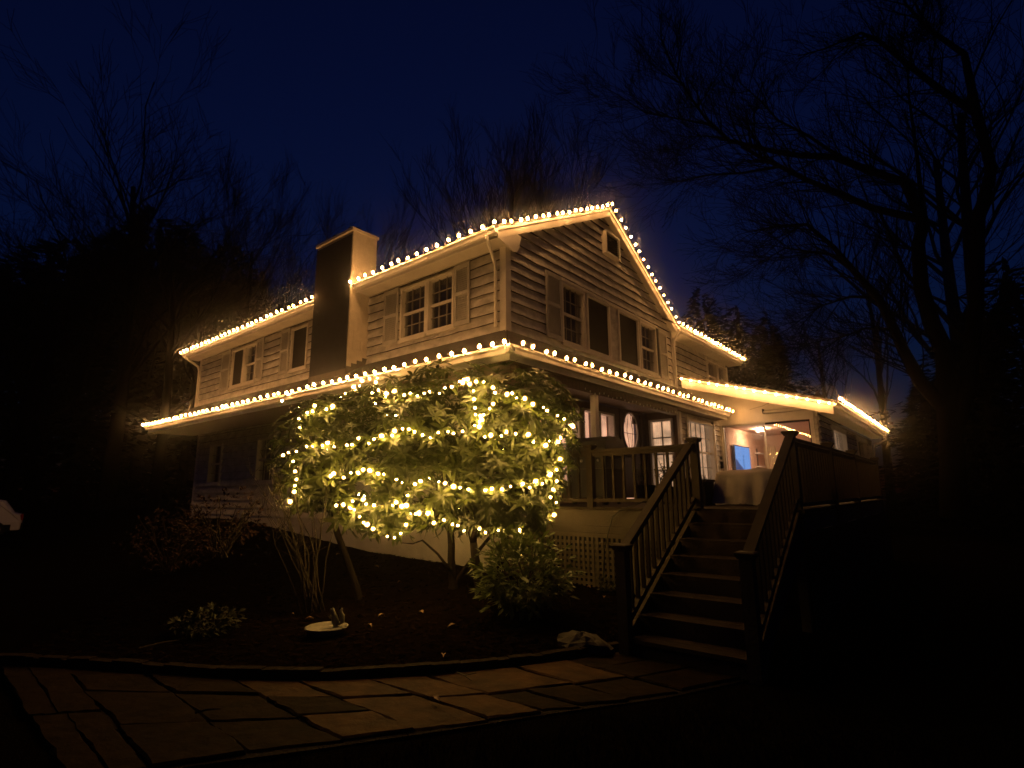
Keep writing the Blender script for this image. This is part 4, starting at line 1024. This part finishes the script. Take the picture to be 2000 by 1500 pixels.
# fairy lights on the shrub: loops over the leaf surface
def surf(px, py, lift=.04):
    d = ray(px, py).normalized(); best = None
    for c, a, b, dd_ in lobes:
        o = CAM-c
        ou = Vector((o.dot(Rh)/a, o.dot(PLN)/dd_, o.z/b)); du = Vector((d.dot(Rh)/a, d.dot(PLN)/dd_, d.z/b))
        A = du.dot(du); B = 2*ou.dot(du); C_ = ou.dot(ou)-1; D = B*B-4*A*C_
        if D > 0:
            t_ = (-B-math.sqrt(D))/(2*A)
            if best is None or t_ < best: best = t_
    if best is None: return onplane(px, py, PL0, PLN)
    return CAM+d*(best-lift)
BL = [
 ('loop of warm fairy lights over the rhododendron crown top', [(738,738),(728,765),(760,770),(800,768),(855,766),(905,742),(945,748),(985,768),(1030,778),(1060,798),(1085,815),(1115,830),(1122,850)]),
 ('loop of warm fairy lights climbing the rounded shrub end farthest from the deck', [(735,735),(700,752),(680,770),(655,790),(620,798),(595,805),(582,830),(575,850)]),
 ('warm fairy lights zigzagging across the upper middle of the shrub', [(565,885),(600,872),(640,868),(675,865),(720,860),(760,845),(800,835),(845,850),(890,848),(925,832),(950,815),(935,830),(945,848),(975,850),(1010,842),(1045,858),(1062,872),(1085,862),(1105,848)]),
 ('cluster of warm fairy lights dropping through the shrub middle', [(905,742),(920,760),(930,780),(925,805),(935,820),(960,790),(968,770)]),
 ('warm fairy lights across the lower middle of the shrub', [(640,930),(668,930),(700,925),(715,918),(755,930),(790,940),(835,940),(870,945),(890,948),(930,956),(965,958),(1000,945),(1035,950),(1060,940),(1085,920)]),
 ('warm fairy lights hanging down the shrub edge next to the deck', [(1098,900),(1092,920),(1080,930),(1090,945),(1082,955),(1075,970),(1082,985),(1078,1005),(1068,1015)]),
 ('warm fairy lights looping along the underside of the shrub', [(680,985),(692,998),(710,1018),(728,1035),(745,1045),(760,1050),(782,1042),(800,1010),(822,998),(850,1018),(880,1025),(920,1034),(950,1040),(985,1038),(1010,1030),(1030,1028)]),
 ('bright knot of warm fairy lights at the shrub tip over the bare stems', [(555,890),(570,905),(580,935),(575,950),(570,980),(572,1000)]),
 ('short run of warm fairy lights from lower leaves to the shrub heart', [(655,985),(690,975),(720,980),(750,990),(775,985),(800,1000),(790,970),(770,980)]),
]
br = random.Random(44)
mini_n = 0
for lab, pl in BL:
    root = empty('fairy_lights', lab, 'fairy lights', 'fairy lights on the rhododendron')
    pts = []
    for a, b in zip(pl[:-1], pl[1:]):
        L = math.hypot(b[0]-a[0], b[1]-a[1]); n = max(1, round(L/15.5))
        for k in range(n): t_ = k/n; pts.append((a[0]+(b[0]-a[0])*t_, a[1]+(b[1]-a[1])*t_))
    w3 = []
    for (px, py) in pts:
        p = surf(px+br.uniform(-6,6), py+br.uniform(-6,6), br.choice((.05,.02,.03,.06,-.03,-.01)))
        w3.append(p)
        q = Vector((br.uniform(-1,1),br.uniform(-1,1),br.uniform(-.3,1))).normalized().to_track_quat('Z','Y').to_matrix().to_4x4()
        sc = br.choice((.6,.7,.8,.9,1.1,1.35))
        b_ = link('mini_bulb', MINI, root, Matrix.Translation(p) @ q @ Matrix.Scale(sc, 4)); g_ = link('bloom_globe', MINIGLOBE, b_); g_.matrix_parent_inverse = Matrix(); g_.matrix_local = Matrix(); mini_n += 1
    mm = MB(); mm.tube(w3, .0035, 3); mm.build('wire', M['wire'], root)
# unseen bulbs added behind the shrub to light the house wall and foundation
root = empty('fairy_lights', 'unseen fairy lights added behind the rhododendron to light the house', 'fairy lights', 'fairy lights on the rhododendron'); w3 = []
for k in range(34):
    px = 560+(k*61) % 540+br.uniform(-12,12); py = (800,900,985)[k % 3]+br.uniform(-25,25); f_ = surf(px, py, 0); back = f_+2*((onplane(px, py, PL0, PLN)-f_))
    if back.y > -.35: back.y = -.35-br.random()*.2
    link('mini_bulb', MINI, root, Matrix.Translation(back)); w3.append(back)  # unseen bulbs added to light the house
w3.sort(key=lambda p: (round(p.z/.5), p.x)); mm = MB(); mm.tube(w3, .0035, 3); mm.build('wire', M['wire'], root)  # wire of the added unseen bulbs

# ------------------------------------------------------------------ other plants
def leafy(name, label, cat, base, rx, ry, h, n, mt, L, seed, stems=10, mstem=None):
    t = empty(name, label, cat, loc=(0,0,0)); rr = random.Random(seed); lf = MB(); sm = MB()
    for k in range(stems):
        a = rr.uniform(0,6.28); e = base+Vector((math.cos(a)*rx*.7, math.sin(a)*ry*.7, h*rr.uniform(.6,.95))); sm.tube(wob(base+Vector((rr.uniform(-.08,.08),rr.uniform(-.08,.08),-.03)), e, 4, .05, rr), [.012,.010,.008,.006,.004], 5)
    for k in range(n):
        v_ = Vector((rr.gauss(0,1), rr.gauss(0,1), rr.gauss(0,1))).normalized()*(rr.uniform(.55,1.0)*(1+.16*math.sin(k*.7)))
        p = base+Vector((v_.x*rx, v_.y*ry, h*.52+v_.z*h*.5))
        for q in range(rr.randint(3,6)):
            dv = (Vector((v_.x,v_.y,v_.z*.5+.25))+Vector((rr.uniform(-1,1),rr.uniform(-1,1),rr.uniform(-.7,.7)))*.9).normalized(); sd_ = dv.cross(Vector((rr.uniform(-.3,.3),rr.uniform(-.3,.3),1))).normalized(); ll = L*rr.uniform(.6,1.2); w = ll*.2; dn = Vector((0,0,-ll*.12))
            lf.add([p, p+dv*ll*.5+sd_*w, p+dv*ll+dn, p+dv*ll*.5-sd_*w], [(0,1,2,3)])
    sm.build('stems', mstem or M['stem'], t)['kind'] = 'stuff'; o = lf.build('foliage', mt, t); o['kind'] = 'stuff'; return t
def gp(px, py):
    b = None
    for it in range(30): b = on(px, py, 2, bedz(b.x, b.y) if b else .1)
    return b
leafy('low_shrub', 'compact low green shrub growing beneath the fairy-lit rhododendron', 'shrub', gp(1018,1200), .62, .5, .95, 430, M['leaf_low'], .135, 5)
leafy('ground_plant', 'sparse low green plant near the brick edging of the bed', 'plant', gp(400,1235), .42, .35, .24, 160, M['fern'], .09, 6, 6)
leafy('russet_shrub', 'reddish brown shrub in front of the far house end', 'shrub', gp(330,1120), .95, .8, 1.15, 420, M['leaf_red'], .08, 7, 22)
leafy('russet_shrub', 'smaller reddish shrub against the white foundation corner', 'shrub', gp(430,1085), .6, .6, .8, 240, M['leaf_red'], .07, 8, 14)
leafy('ground_plant', 'tiny leafy tuft at the foot of the lattice', 'plant', gp(1185,1155), .16, .12, .2, 50, M['fern'], .06, 9, 5)
# bare multi-stem shrub
bs = empty('bare_shrub', 'leafless many-stemmed shrub beside the birdbath', 'shrub'); rr = random.Random(77)
b0 = gp(612,1195)
for k in range(19):
    px = rr.uniform(470,690); py = rr.uniform(880,1010); e = onplane(px, py, b0+PLN*rr.uniform(-.3,.6), PLN)
    s_ = b0+Vector((rr.uniform(-.13,.13), rr.uniform(-.13,.13), -.03)); pts = wob(s_, e, 7, .06, rr)
    for i in range(1, 8): pts[i] += (e-s_).cross(PLN).normalized()*.0+Vector((0,0,.12*math.sin(math.pi*i/7)))
    r0 = rr.uniform(.007,.014); mm = MB(); mm.tube(pts, [r0*(1-.75*i/7) for i in range(8)], 5)
    for q in range(5):
        i = rr.randint(3,6); tv_ = pts[i]; mm.tube([tv_, tv_+Vector((rr.uniform(-.22,.22),rr.uniform(-.22,.22),rr.uniform(.08,.4)))], [.005,.002], 4)
    mm.build('stem', M['stem'], bs, smooth=True)

# ------------------------------------------------------------------ birdbath dish, rock, leaves, sticks
g = gp(637,1240); bb = empty('birdbath', 'round shallow stone birdbath dish set low in the mulch', 'birdbath', loc=(0,0,0))
mm = MB(); mm.lathe([(.05,0),(.14,.01),(.17,.04),(.225,.085),(.235,.10),(.222,.105),(.19,.085),(.1,.072),(.01,.070)], 28, (g.x,g.y,g.z-.01)); mm.build('bowl', M['bath'], bb, smooth=True)
fg = empty('animal_statue', 'small dark squirrel figurine sitting up on the birdbath rim', 'statue'); c = Vector((g.x,g.y,g.z+.075))+Rh*.07+PLN*.10
mm = MB(); mm.tube([c, c+Vector((0,0,.03)), c+Vector((0,0,.07))-Rh*.012, c+Vector((0,0,.11))-Rh*.02, c+Vector((0,0,.135))-Rh*.03, c+Vector((0,0,.16))-Rh*.045, c+Vector((0,0,.175))-Rh*.07], [.028,.042,.040,.030,.022,.027,.010], 9); bd = mm.build('body', M['statue'], fg, smooth=True)
mm = MB(); mm.tube([c+Rh*.035+Vector((0,0,.01)), c+Rh*.075+Vector((0,0,.04)), c+Rh*.07+Vector((0,0,.10)), c+Rh*.045+Vector((0,0,.15)), c+Rh*.065+Vector((0,0,.185))], [.012,.024,.028,.024,.008], 8); mm.build('tail', M['statue'], fg, smooth=True)
for s_ in (-1,1):
    mm = MB(); e0 = c+Vector((0,0,.175))-Rh*.04+PLN*(s_*.014); mm.tube([e0, e0+Vector((0,0,.022))], [.008,.002], 5); mm.build('ear', M['statue'], fg)
    mm = MB(); e0 = c+Vector((0,0,.10))-Rh*.035+PLN*(s_*.02); mm.tube([e0, e0-Rh*.03-Vector((0,0,.012)), e0-Rh*.042+Vector((0,0,.006))], [.010,.008,.005], 6); mm.build('paw', M['statue'], fg)
g = gp(1137,1262); mm = MB(); rr = random.Random(6); n, q = 14, 6
for i in range(q+1):
    for k in range(n):
        a = 2*math.pi*k/n; th = math.pi/2*i/q; rad = (.23 if i < q else .0)*math.cos(th*.96)*(1+.22*math.sin(2*a+1)+.15*math.sin(3*a+i)+rr.uniform(-.06,.06))
        mm.v.append((g.x+rad*math.cos(a)*1.15, g.y+rad*math.sin(a)*.8, g.z-.03+.16*math.sin(th)*(1+rr.uniform(-.12,.12))))
for i in range(q):
    for k in range(n): j = (k+1) % n; mm.f.append((i*n+k, i*n+j, (i+1)*n+j, (i+1)*n+k)); mm.m.append(0)
tag(mm.build('rock', M['rock']), 'flat angular tan rock in the mulch by the stair foot', 'rock')
LEAFP = [(706,1170),(570,1204),(604,1212),(722,1226),(822,1199),(866,1285),(884,1226),(745,1206),(690,1130),(660,1085),(1150,1150),(1180,1170),(850,1372),(735,1110),(780,1140)]
for k, (px, py) in enumerate(LEAFP):
    g = gp(px, py); rr = random.Random(100+k); a = rr.uniform(0,6.28); L = rr.uniform(.03,.06)
    mm = MB(); n = 5; 
    for i in range(n+1):
        t_ = i/n; w = .45*L*math.sin(math.pi*(t_*.9+.05))*(1+.35*(i % 2)); z = .02*math.sin(t_*3.1)+.006
        for s_ in (-1,0,1):
            x, y = (t_-.5)*2*L, s_*w; mm.v.append((g.x+x*math.cos(a)-y*math.sin(a), g.y+x*math.sin(a)+y*math.cos(a), g.z+z+abs(s_)*.012+.008))
    for i in range(n):
        b = i*3; mm.f += [(b,b+3,b+4,b+1),(b+1,b+4,b+5,b+2)]; mm.m += [0,0]
    tag(mm.build('fallen_leaf', M['dleaf'], smooth=True), 'dry tan leaf lying curled on the dark mulch', 'leaf', 'fallen leaves on the mulch')
for k, (a, b, lab) in enumerate((((270,1270),(360,1252),'thin pale stick lying near the low green plant'), ((380,1398),(430,1390),'short pale twig lying on the dim far flagstones'), ((892,1318),(922,1335),'forked twig lying against the brick edging'))):
    p, q = gp(*a), gp(*b); mm = MB(); mm.tube([p+Vector((0,0,.02)), p.lerp(q,.5)+Vector((0,0,.03)), q+Vector((0,0,.02))], [.008,.007,.004], 5)
    if k == 2: mm.tube([p.lerp(q,.5)+Vector((0,0,.03)), p.lerp(q,.8)+Vector((.03,.06,.06))], [.006,.003], 5)
    tag(mm.build('twig', M['stem']), lab, 'twig')

# ------------------------------------------------------------------ parked car at the far side of the drive
car = empty('parked_car', 'white parked hatchback mostly in darkness on the far drive', 'car', loc=(0,0,0))
c0 = on(37,1050,2,0.0); _cd = Vector((c0.x-CAM.x, c0.y-CAM.y, 0)).normalized(); cya = _cd; cxa = Vector((-_cd.y, _cd.x, 0))     # nose points out of the picture
def cp(l, w, z): return c0+cxa*l+cya*w+Vector((0,0,z))
prof = [(0,.32),(-.02,.62),(.04,.88),(.25,.95),(.55,1.40),(.85,1.47),(2.1,1.46),(2.9,1.02),(3.9,.9),(4.1,.6),(4.1,.32)]
mm = MB(); W2 = 1.75; n = len(prof)
for w, ins in ((0,.10),(.12,0),(W2-.12,0),(W2,.10)):
    for l, z in prof: mm.v.append(tuple(cp(l+(ins if l < 2 else -ins)*.6, w+(.12 if z > 1.0 and w < .2 else (-.12 if z > 1.0 else 0)), z-(.03 if ins else 0))))
for r_ in range(3):
    for k in range(n): j = (k+1) % n; mm.f.append((r_*n+k, r_*n+j, (r_+1)*n+j, (r_+1)*n+k)); mm.m.append(0)
mm.f.append(tuple(range(n))); mm.f.append(tuple(reversed(range(3*n,4*n)))); mm.m += [0,0]
body = mm.build('body', M['carwhite'], car, smooth=False)
def cbar(name, mt, l0, l1, w0, w1, z0, z1):
    mm = MB(); vv = [cp(l, w, z) for z in (z0,z1) for (l, w) in ((l0,w0),(l1,w0),(l1,w1),(l0,w1))]
    mm.add(vv, [(0,3,2,1),(4,5,6,7),(0,1,5,4),(1,2,6,5),(2,3,7,6),(3,0,4,7)]); return mm.build(name, mt, car)
cbar('bumper', M['dark'], -.05, .2, .08, W2-.08, .28, .55); cbar('sill_trim', M['dark'], .3, 3.8, -.012, .02, .25, .50)
cbar('side_window', M['black'], .75, 1.5, .07, .10, 1.04, 1.36); cbar('side_window', M['black'], 1.56, 2.35, .07, .10, 1.04, 1.36)
cbar('tail_light', M['redlens'], -.035, .06, .06, .2, .66, .86); cbar('tail_light', M['redlens'], -.035, .06, W2-.2, W2-.06, .66, .86)
for l in (.75, 3.25):
    for w in (-.015, W2-.165):
        mm = MB(); mm.tube([cp(l, w, .31), cp(l, w+.18, .31)], .31, 20); wh = mm.build('wheel', M['tyre'], car); mm = MB(); mm.tube([cp(l, w-.01, .31), cp(l, w+.02, .31)], .19, 14); mm.build('rim', M['rimm'], wh)

# ------------------------------------------------------------------ trees
def grow(mm, p, d, L, r, depth, rr, maxd, upb=.12, spread=.75, seg=5, twig=.004):
    pts = [p.copy()]; q = p.copy(); dd = d.copy(); rs = [r]
    for k in range(seg):
        dd = (dd+Vector((rr.gauss(0,.13), rr.gauss(0,.13), rr.gauss(0,.10)+upb*.35))).normalized()
        q = q+dd*(L/seg); pts.append(q.copy()); rs.append(max(twig, r*(1-.62*(k+1)/seg)))
    mm.tube(pts, rs, 7 if depth == 0 else (5 if depth < 2 else 3), False)
    if depth >= maxd: return
    nch = rr.randint(3,5) if depth < maxd-1 else rr.randint(3,6)
    for c in range(nch):
        t = rr.uniform(.3, 1.0) if depth else rr.uniform(.42,1.0); i = min(seg-1, int(t*seg)); b = pts[i].lerp(pts[i+1], t*seg-i if t < 1 else 1)
        a = (pts[i+1]-pts[i]).normalized(); o = Vector((rr.gauss(0,1), rr.gauss(0,1), rr.gauss(0,.7))); o = (o-a*o.dot(a)).normalized()
        nd = (a+o*rr.uniform(.45,1.0)*spread+Vector((0,0,upb))).normalized()
        grow(mm, b, nd, L*rr.uniform(.48,.72), max(twig, rs[i]*rr.uniform(.42,.62)), depth+1, rr, maxd, upb, spread, max(3, seg-1), twig)
def tree_mesh(h, r, seed, maxd=5, upb=.12, spread=.75, twig=.006):
    rr = random.Random(seed); t = MB(); c = MB()
    pts = []; rs = []
    for k in range(9):
        s = k/8; pts.append(Vector((math.sin(s*3+seed)*.02*h*s, math.cos(s*2.3+seed)*.02*h*s, h*.72*s-.2))); rs.append(r*(1-.72*s)*(1.35 if k == 0 else 1))
    t.tube(pts, rs, 9, False)
    for k in range(14):
        s = rr.uniform(.25, 1.0)**.8; i = min(7, int(s*8)); b = pts[i].lerp(pts[i+1], s*8-i if s < 1 else 1); a = rr.uniform(0,6.28)
        nd = Vector((math.cos(a)*spread, math.sin(a)*spread, .55+s*.6)).normalized()
        grow(c, b, nd, h*rr.uniform(.2,.34)*(1.15-.4*s), r*(1-.7*s)*.42, 1, rr, maxd, upb, spread, 5, twig)
    return t.mesh('trunk', M['bark_far'], True), c.mesh('crown', M['bark_far'])
TM = [tree_mesh(16,.26,1,4), tree_mesh(15,.2,2,4,.2,.5), tree_mesh(17,.3,5,4,.1,.85)]
def bare_tree(k, px, dist, toppy, label, rot, group):
    b = at(px, 970, dist); tp = at(px, toppy, dist); h = (16, 15, 17)[k]; s = (tp.z+.3)/(h*.93)
    root = empty('bare_tree', label, 'tree', group, loc=(0,0,0)); M4 = Matrix.Translation((b.x,b.y,-.1)) @ Matrix.Rotation(rot, 4, 'Z') @ Matrix.Scale(s, 4)
    for nm, me in zip(('trunk','crown'), TM[k]): link(nm, me, root, M4)
G1 = 'leafless trees in the dark behind the house'
bare_tree(1, 940, 38, 330, 'leafless tree behind the ridge close to the chimney side', .3, G1)
bare_tree(1, 985, 34, 300, 'bushy-topped leafless tree behind the middle of the ridge', 2.1, G1)
bare_tree(1, 1035, 36, 275, 'tallest leafless tree rising behind the roof ridge', 4.0, G1)
bare_tree(1, 1085, 40, 300, 'slender leafless tree behind the gable peak', 5.2, G1)
bare_tree(1, 1120, 44, 345, 'short leafless tree just behind the gable peak', 1.2, G1)
bare_tree(1, 700, 45, 405, 'leafless tree behind the chimney', 3.0, G1)
bare_tree(0, 205, 36, 170, 'tall broad leafless tree above the dark woods beyond the driveway', .9, 'trees beyond the driveway')
bare_tree(2, 60, 40, 330, 'wide leafless tree over the dark woods by the driveway', 2.2, 'trees beyond the driveway')
bare_tree(1, 432, 42, 335, 'forked leafless tree standing above the woods near the far eave', 3.6, 'trees beyond the driveway')
bare_tree(0, 520, 40, 480, 'lower leafless tree just beyond the far house end', 1.4, 'trees beyond the driveway')
bare_tree(2, 300, 33, 400, 'leafless tree in the woods between driveway and house', 5.0, 'trees beyond the driveway')
bare_tree(0, 1975, 24, -60, 'tall leafless tree at the wood edge past the sunroom', 2.6, 'leafless trees beyond the sunroom')
bare_tree(2, 1930, 34, 60, 'broad leafless tree deep in the wood past the sunroom', .7, 'leafless trees beyond the sunroom')
bare_tree(1, 1740, 36, 420, 'thin leafless tree behind the big reaching tree', 1.9, 'leafless trees beyond the sunroom')
bare_tree(0, 1640, 48, 560, 'small distant leafless tree over the sunroom roof', 4.4, 'leafless trees beyond the sunroom')
# big reaching tree on the right: limbs follow their outlines at about 16 m, rooted at the wood edge
rt = empty('bare_tree', 'big leafless tree with long limbs reaching toward the gable', 'tree', 'leafless trees beyond the sunroom'); DT = 15.5
LIMBS = [
 ([(1862,1010),(1858,900),(1850,800),(1847,693),(1821,632),(1800,560),(1795,480),(1803,431)], .26, .12, 0),
 ([(1850,800),(1800,751),(1764,686),(1746,643),(1713,582),(1662,525),(1628,482),(1577,440),(1525,440),(1466,452)], .17, .015, -.5),
 ([(1858,850),(1890,760),(1904,596),(1910,430),(1935,330),(1910,222),(1833,171),(1769,124),(1713,77),(1683,64),(1611,94),(1560,111)], .2, .012, .8),
 ([(1803,431),(1769,358),(1692,329),(1628,305),(1560,305),(1504,294),(1466,286),(1423,273),(1380,230),(1350,192),(1320,141),(1291,77),(1287,26)], .12, .010, -.8),
 ([(1803,431),(1705,405),(1641,380),(1577,350),(1525,324),(1483,307),(1449,286)], .10, .04, -.3),
 ([(1525,324),(1449,337),(1389,341),(1321,354),(1282,350)], .045, .008, -.8),
 ([(1397,247),(1333,233),(1261,222),(1214,188),(1163,162)], .035, .006, -1.0),
 ([(1641,309),(1577,265),(1521,235),(1491,201),(1449,162),(1432,124)], .05, .008, .2),
 ([(1662,525),(1619,495),(1534,486),(1483,512)], .05, .008, -.8),
 ([(1910,240),(1884,107),(1811,55),(1769,9),(1740,-60)], .10, .02, 1.0),
 ([(1803,431),(1790,300),(1775,200),(1770,120)], .06, .012, .6),
 ([(1423,273),(1380,265),(1340,268),(1322,262)], .03, .006, -.9),
 ([(1713,582),(1660,580),(1600,600),(1560,640)], .05, .008, .3),
 ([(1746,643),(1690,640),(1640,660),(1600,690)], .045, .008, .7),
]
rr = random.Random(23)
for li, (pl, r0, r1, dz) in enumerate(LIMBS):
    pts = []; n = len(pl)
    for k, (px, py) in enumerate(pl):
        pts.append(at(px+rr.uniform(-2,2), py+rr.uniform(-2,2), DT+dz*(k/(n-1))*(1.6)))
    mm = MB(); rs = [r0+(r1-r0)*(k/(n-1))**.75 for k in range(n)]
    mm.tube(pts, rs, 8, False)
    if li:
        for q in range(int(10+len(pl)*5)):
            i = rr.randint(1, n-2); t_ = rr.random(); b = pts[i].lerp(pts[i+1], t_); a = (pts[i+1]-pts[i]).normalized()
            o = Vector((rr.gauss(0,1), rr.gauss(0,1), rr.gauss(0,.8))); o = (o-a*o.dot(a)).normalized()
            grow(mm, b, (a*.9+o*.8+Vector((0,0,.1))).normalized(), rr.uniform(.6,1.9), min(.022, rs[i]*.5), 2, rr, 4, .1, .8, 5, .0045)
    mm.build('limb' if li else 'trunk', M['bark_far'], rt, smooth=True)
# evergreens: dark masses
def ever_mesh(seed, w, h, n):
    rr = random.Random(seed); c = MB(); t = MB(); t.tube([(0,0,-.2),(0,0,h*.8)], [.22,.05], 7)
    for k in range(n):
        z = rr.random()**.8; rad = w*(1-z)**.6*(.35+.65*math.sqrt(rr.random()))*(1+.22*math.sin(z*21+seed)); a = rr.uniform(0,6.28); rad *= 1+.28*math.sin(3*a+6*z+seed)+.2*math.sin(5*a-13*z)+.14*math.sin(11*a+31*z)
        p = Vector((rad*math.cos(a), rad*math.sin(a), h*(.04+.96*z*(1+.12*math.sin(4*a+seed)+.06*math.sin(9*a)))))
        o = Vector((math.cos(a),math.sin(a),rr.uniform(-.5,.3))).normalized(); s_ = o.cross(Vector((rr.gauss(0,.4),rr.gauss(0,.4),1))).normalized(); L = rr.uniform(.25,.6)
        c.add([p-s_*.09, p+o*L, p+s_*.09], [(0,1,2)])
    return t.mesh('trunk', M['bark_far']), c.mesh('crown', M['evergreen'])
EM = [ever_mesh(1,2.6,9,5200), ever_mesh(2,3.4,8,5600)]
def evergreen(k, px, dist, toppy, label, group, ws=1):
    b = at(px, 970, dist); tp = at(px, toppy, dist); s = tp.z/(9,8)[k]; root = empty('evergreen_tree', label, 'tree', group)
    M4 = Matrix.Translation((b.x,b.y,-.1)) @ Matrix.Rotation(px*.01, 4, 'Z') @ Matrix.Diagonal((s*ws,s*ws,s,1))
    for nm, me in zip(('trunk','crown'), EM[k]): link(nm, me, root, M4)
G2 = 'dark evergreens beyond the driveway'
EV = (('lowest dark evergreen beside the parked car', -50,560,1.2), ('broad dark evergreen behind the parked car', 60,520,1.2), ('dark evergreen under the wide leafless tree by the driveway', 150,500,1.1),
      ('dark evergreen under the tall broad leafless tree', 235,470,1.0), ('pointed dark evergreen between the leafless driveway trees', 315,500,1.0), ('dark evergreen below the forked leafless tree', 400,540,1.0),
      ('small dark evergreen beside the far end of the upper eave', 470,590,.9), ('small dark evergreen behind the far upper windows', 540,640,.9))
for k, (lab, px, ty, w) in enumerate(EV): evergreen(k % 2, px, 44+(k*3) % 7, ty, lab, G2, w)
G3 = 'trees beyond the driveway'
for k, (lab, px, d_, ty, kind, rot) in enumerate((('leafless tree rising directly behind the parked car', 15,38,400,2,1.1), ('dense leafless tree beside the tall broad one', 130,41,390,0,4.1), ('twiggy leafless tree leaning over the driveway woods', 260,43,395,2,3.3),
      ('short twiggy leafless tree left bare among the evergreens', 350,39,455,0,2.0), ('leafless tree just short of the forked one', 400,46,430,2,.2), ('leafless tree beyond the forked one near the eave', 480,44,500,0,5.5), ('thin leafless tree behind the far eave end', 560,47,545,1,.9))):
    bare_tree(kind, px, d_, ty, lab, rot, G3)
evergreen(1, 1470, 30, 650, 'rounded evergreen behind the sunroom roof next to the upper eave', 'evergreens behind the sunroom', .8)
evergreen(0, 1535, 32, 660, 'pointed evergreen behind the sunroom roof', 'evergreens behind the sunroom', .8)
evergreen(1, 1400, 34, 615, 'tall dark evergreen behind the set-back upper eave', 'evergreens behind the sunroom', .7)
UL = ('ragged evergreen right behind the big reaching tree', 'dark evergreen past the big reaching tree trunk', 'tall dark evergreen at the wood edge', 'tallest evergreen of the wood edge', 'low far evergreen glimpsed beyond the sunroom gutter')
for k, (px, ty, d_) in enumerate(((1830,760,30),(1900,690,26),(1970,640,25),(2050,560,25),(1850,840,34))):
    evergreen(k % 2, px, d_, ty, UL[k], 'evergreens at the wood edge', 1.0)
# ------------------------------------------------------------------ volume added to imitate lens bloom round the bulbs
hz = MB(); hz.box(-156, 156, -156, 156, -1.2, 27); hm = bpy.data.materials.new('bloom_haze'); ho = hz.build('added_haze', hm); tag(ho, 'thin volume added to give the bulbs a bloom', 'added_haze', kind='stuff')
hm.use_nodes = True; hn = hm.node_tree; hn.nodes.clear(); h1 = hn.nodes.new('ShaderNodeOutputMaterial'); h2 = hn.nodes.new('ShaderNodeVolumePrincipled')
h2.inputs['Density'].default_value = .0034; h2.inputs['Anisotropy'].default_value = .985; h2.inputs['Color'].default_value = (.92,.93,.95,1); hn.links.new(h2.outputs[0], h1.inputs['Volume'])
print('bulbs in shrub', mini_n, 'objects', len(bpy.data.objects), 'tris', sum(len(o.data.polygons) for o in bpy.data.objects if o.type == 'MESH'))
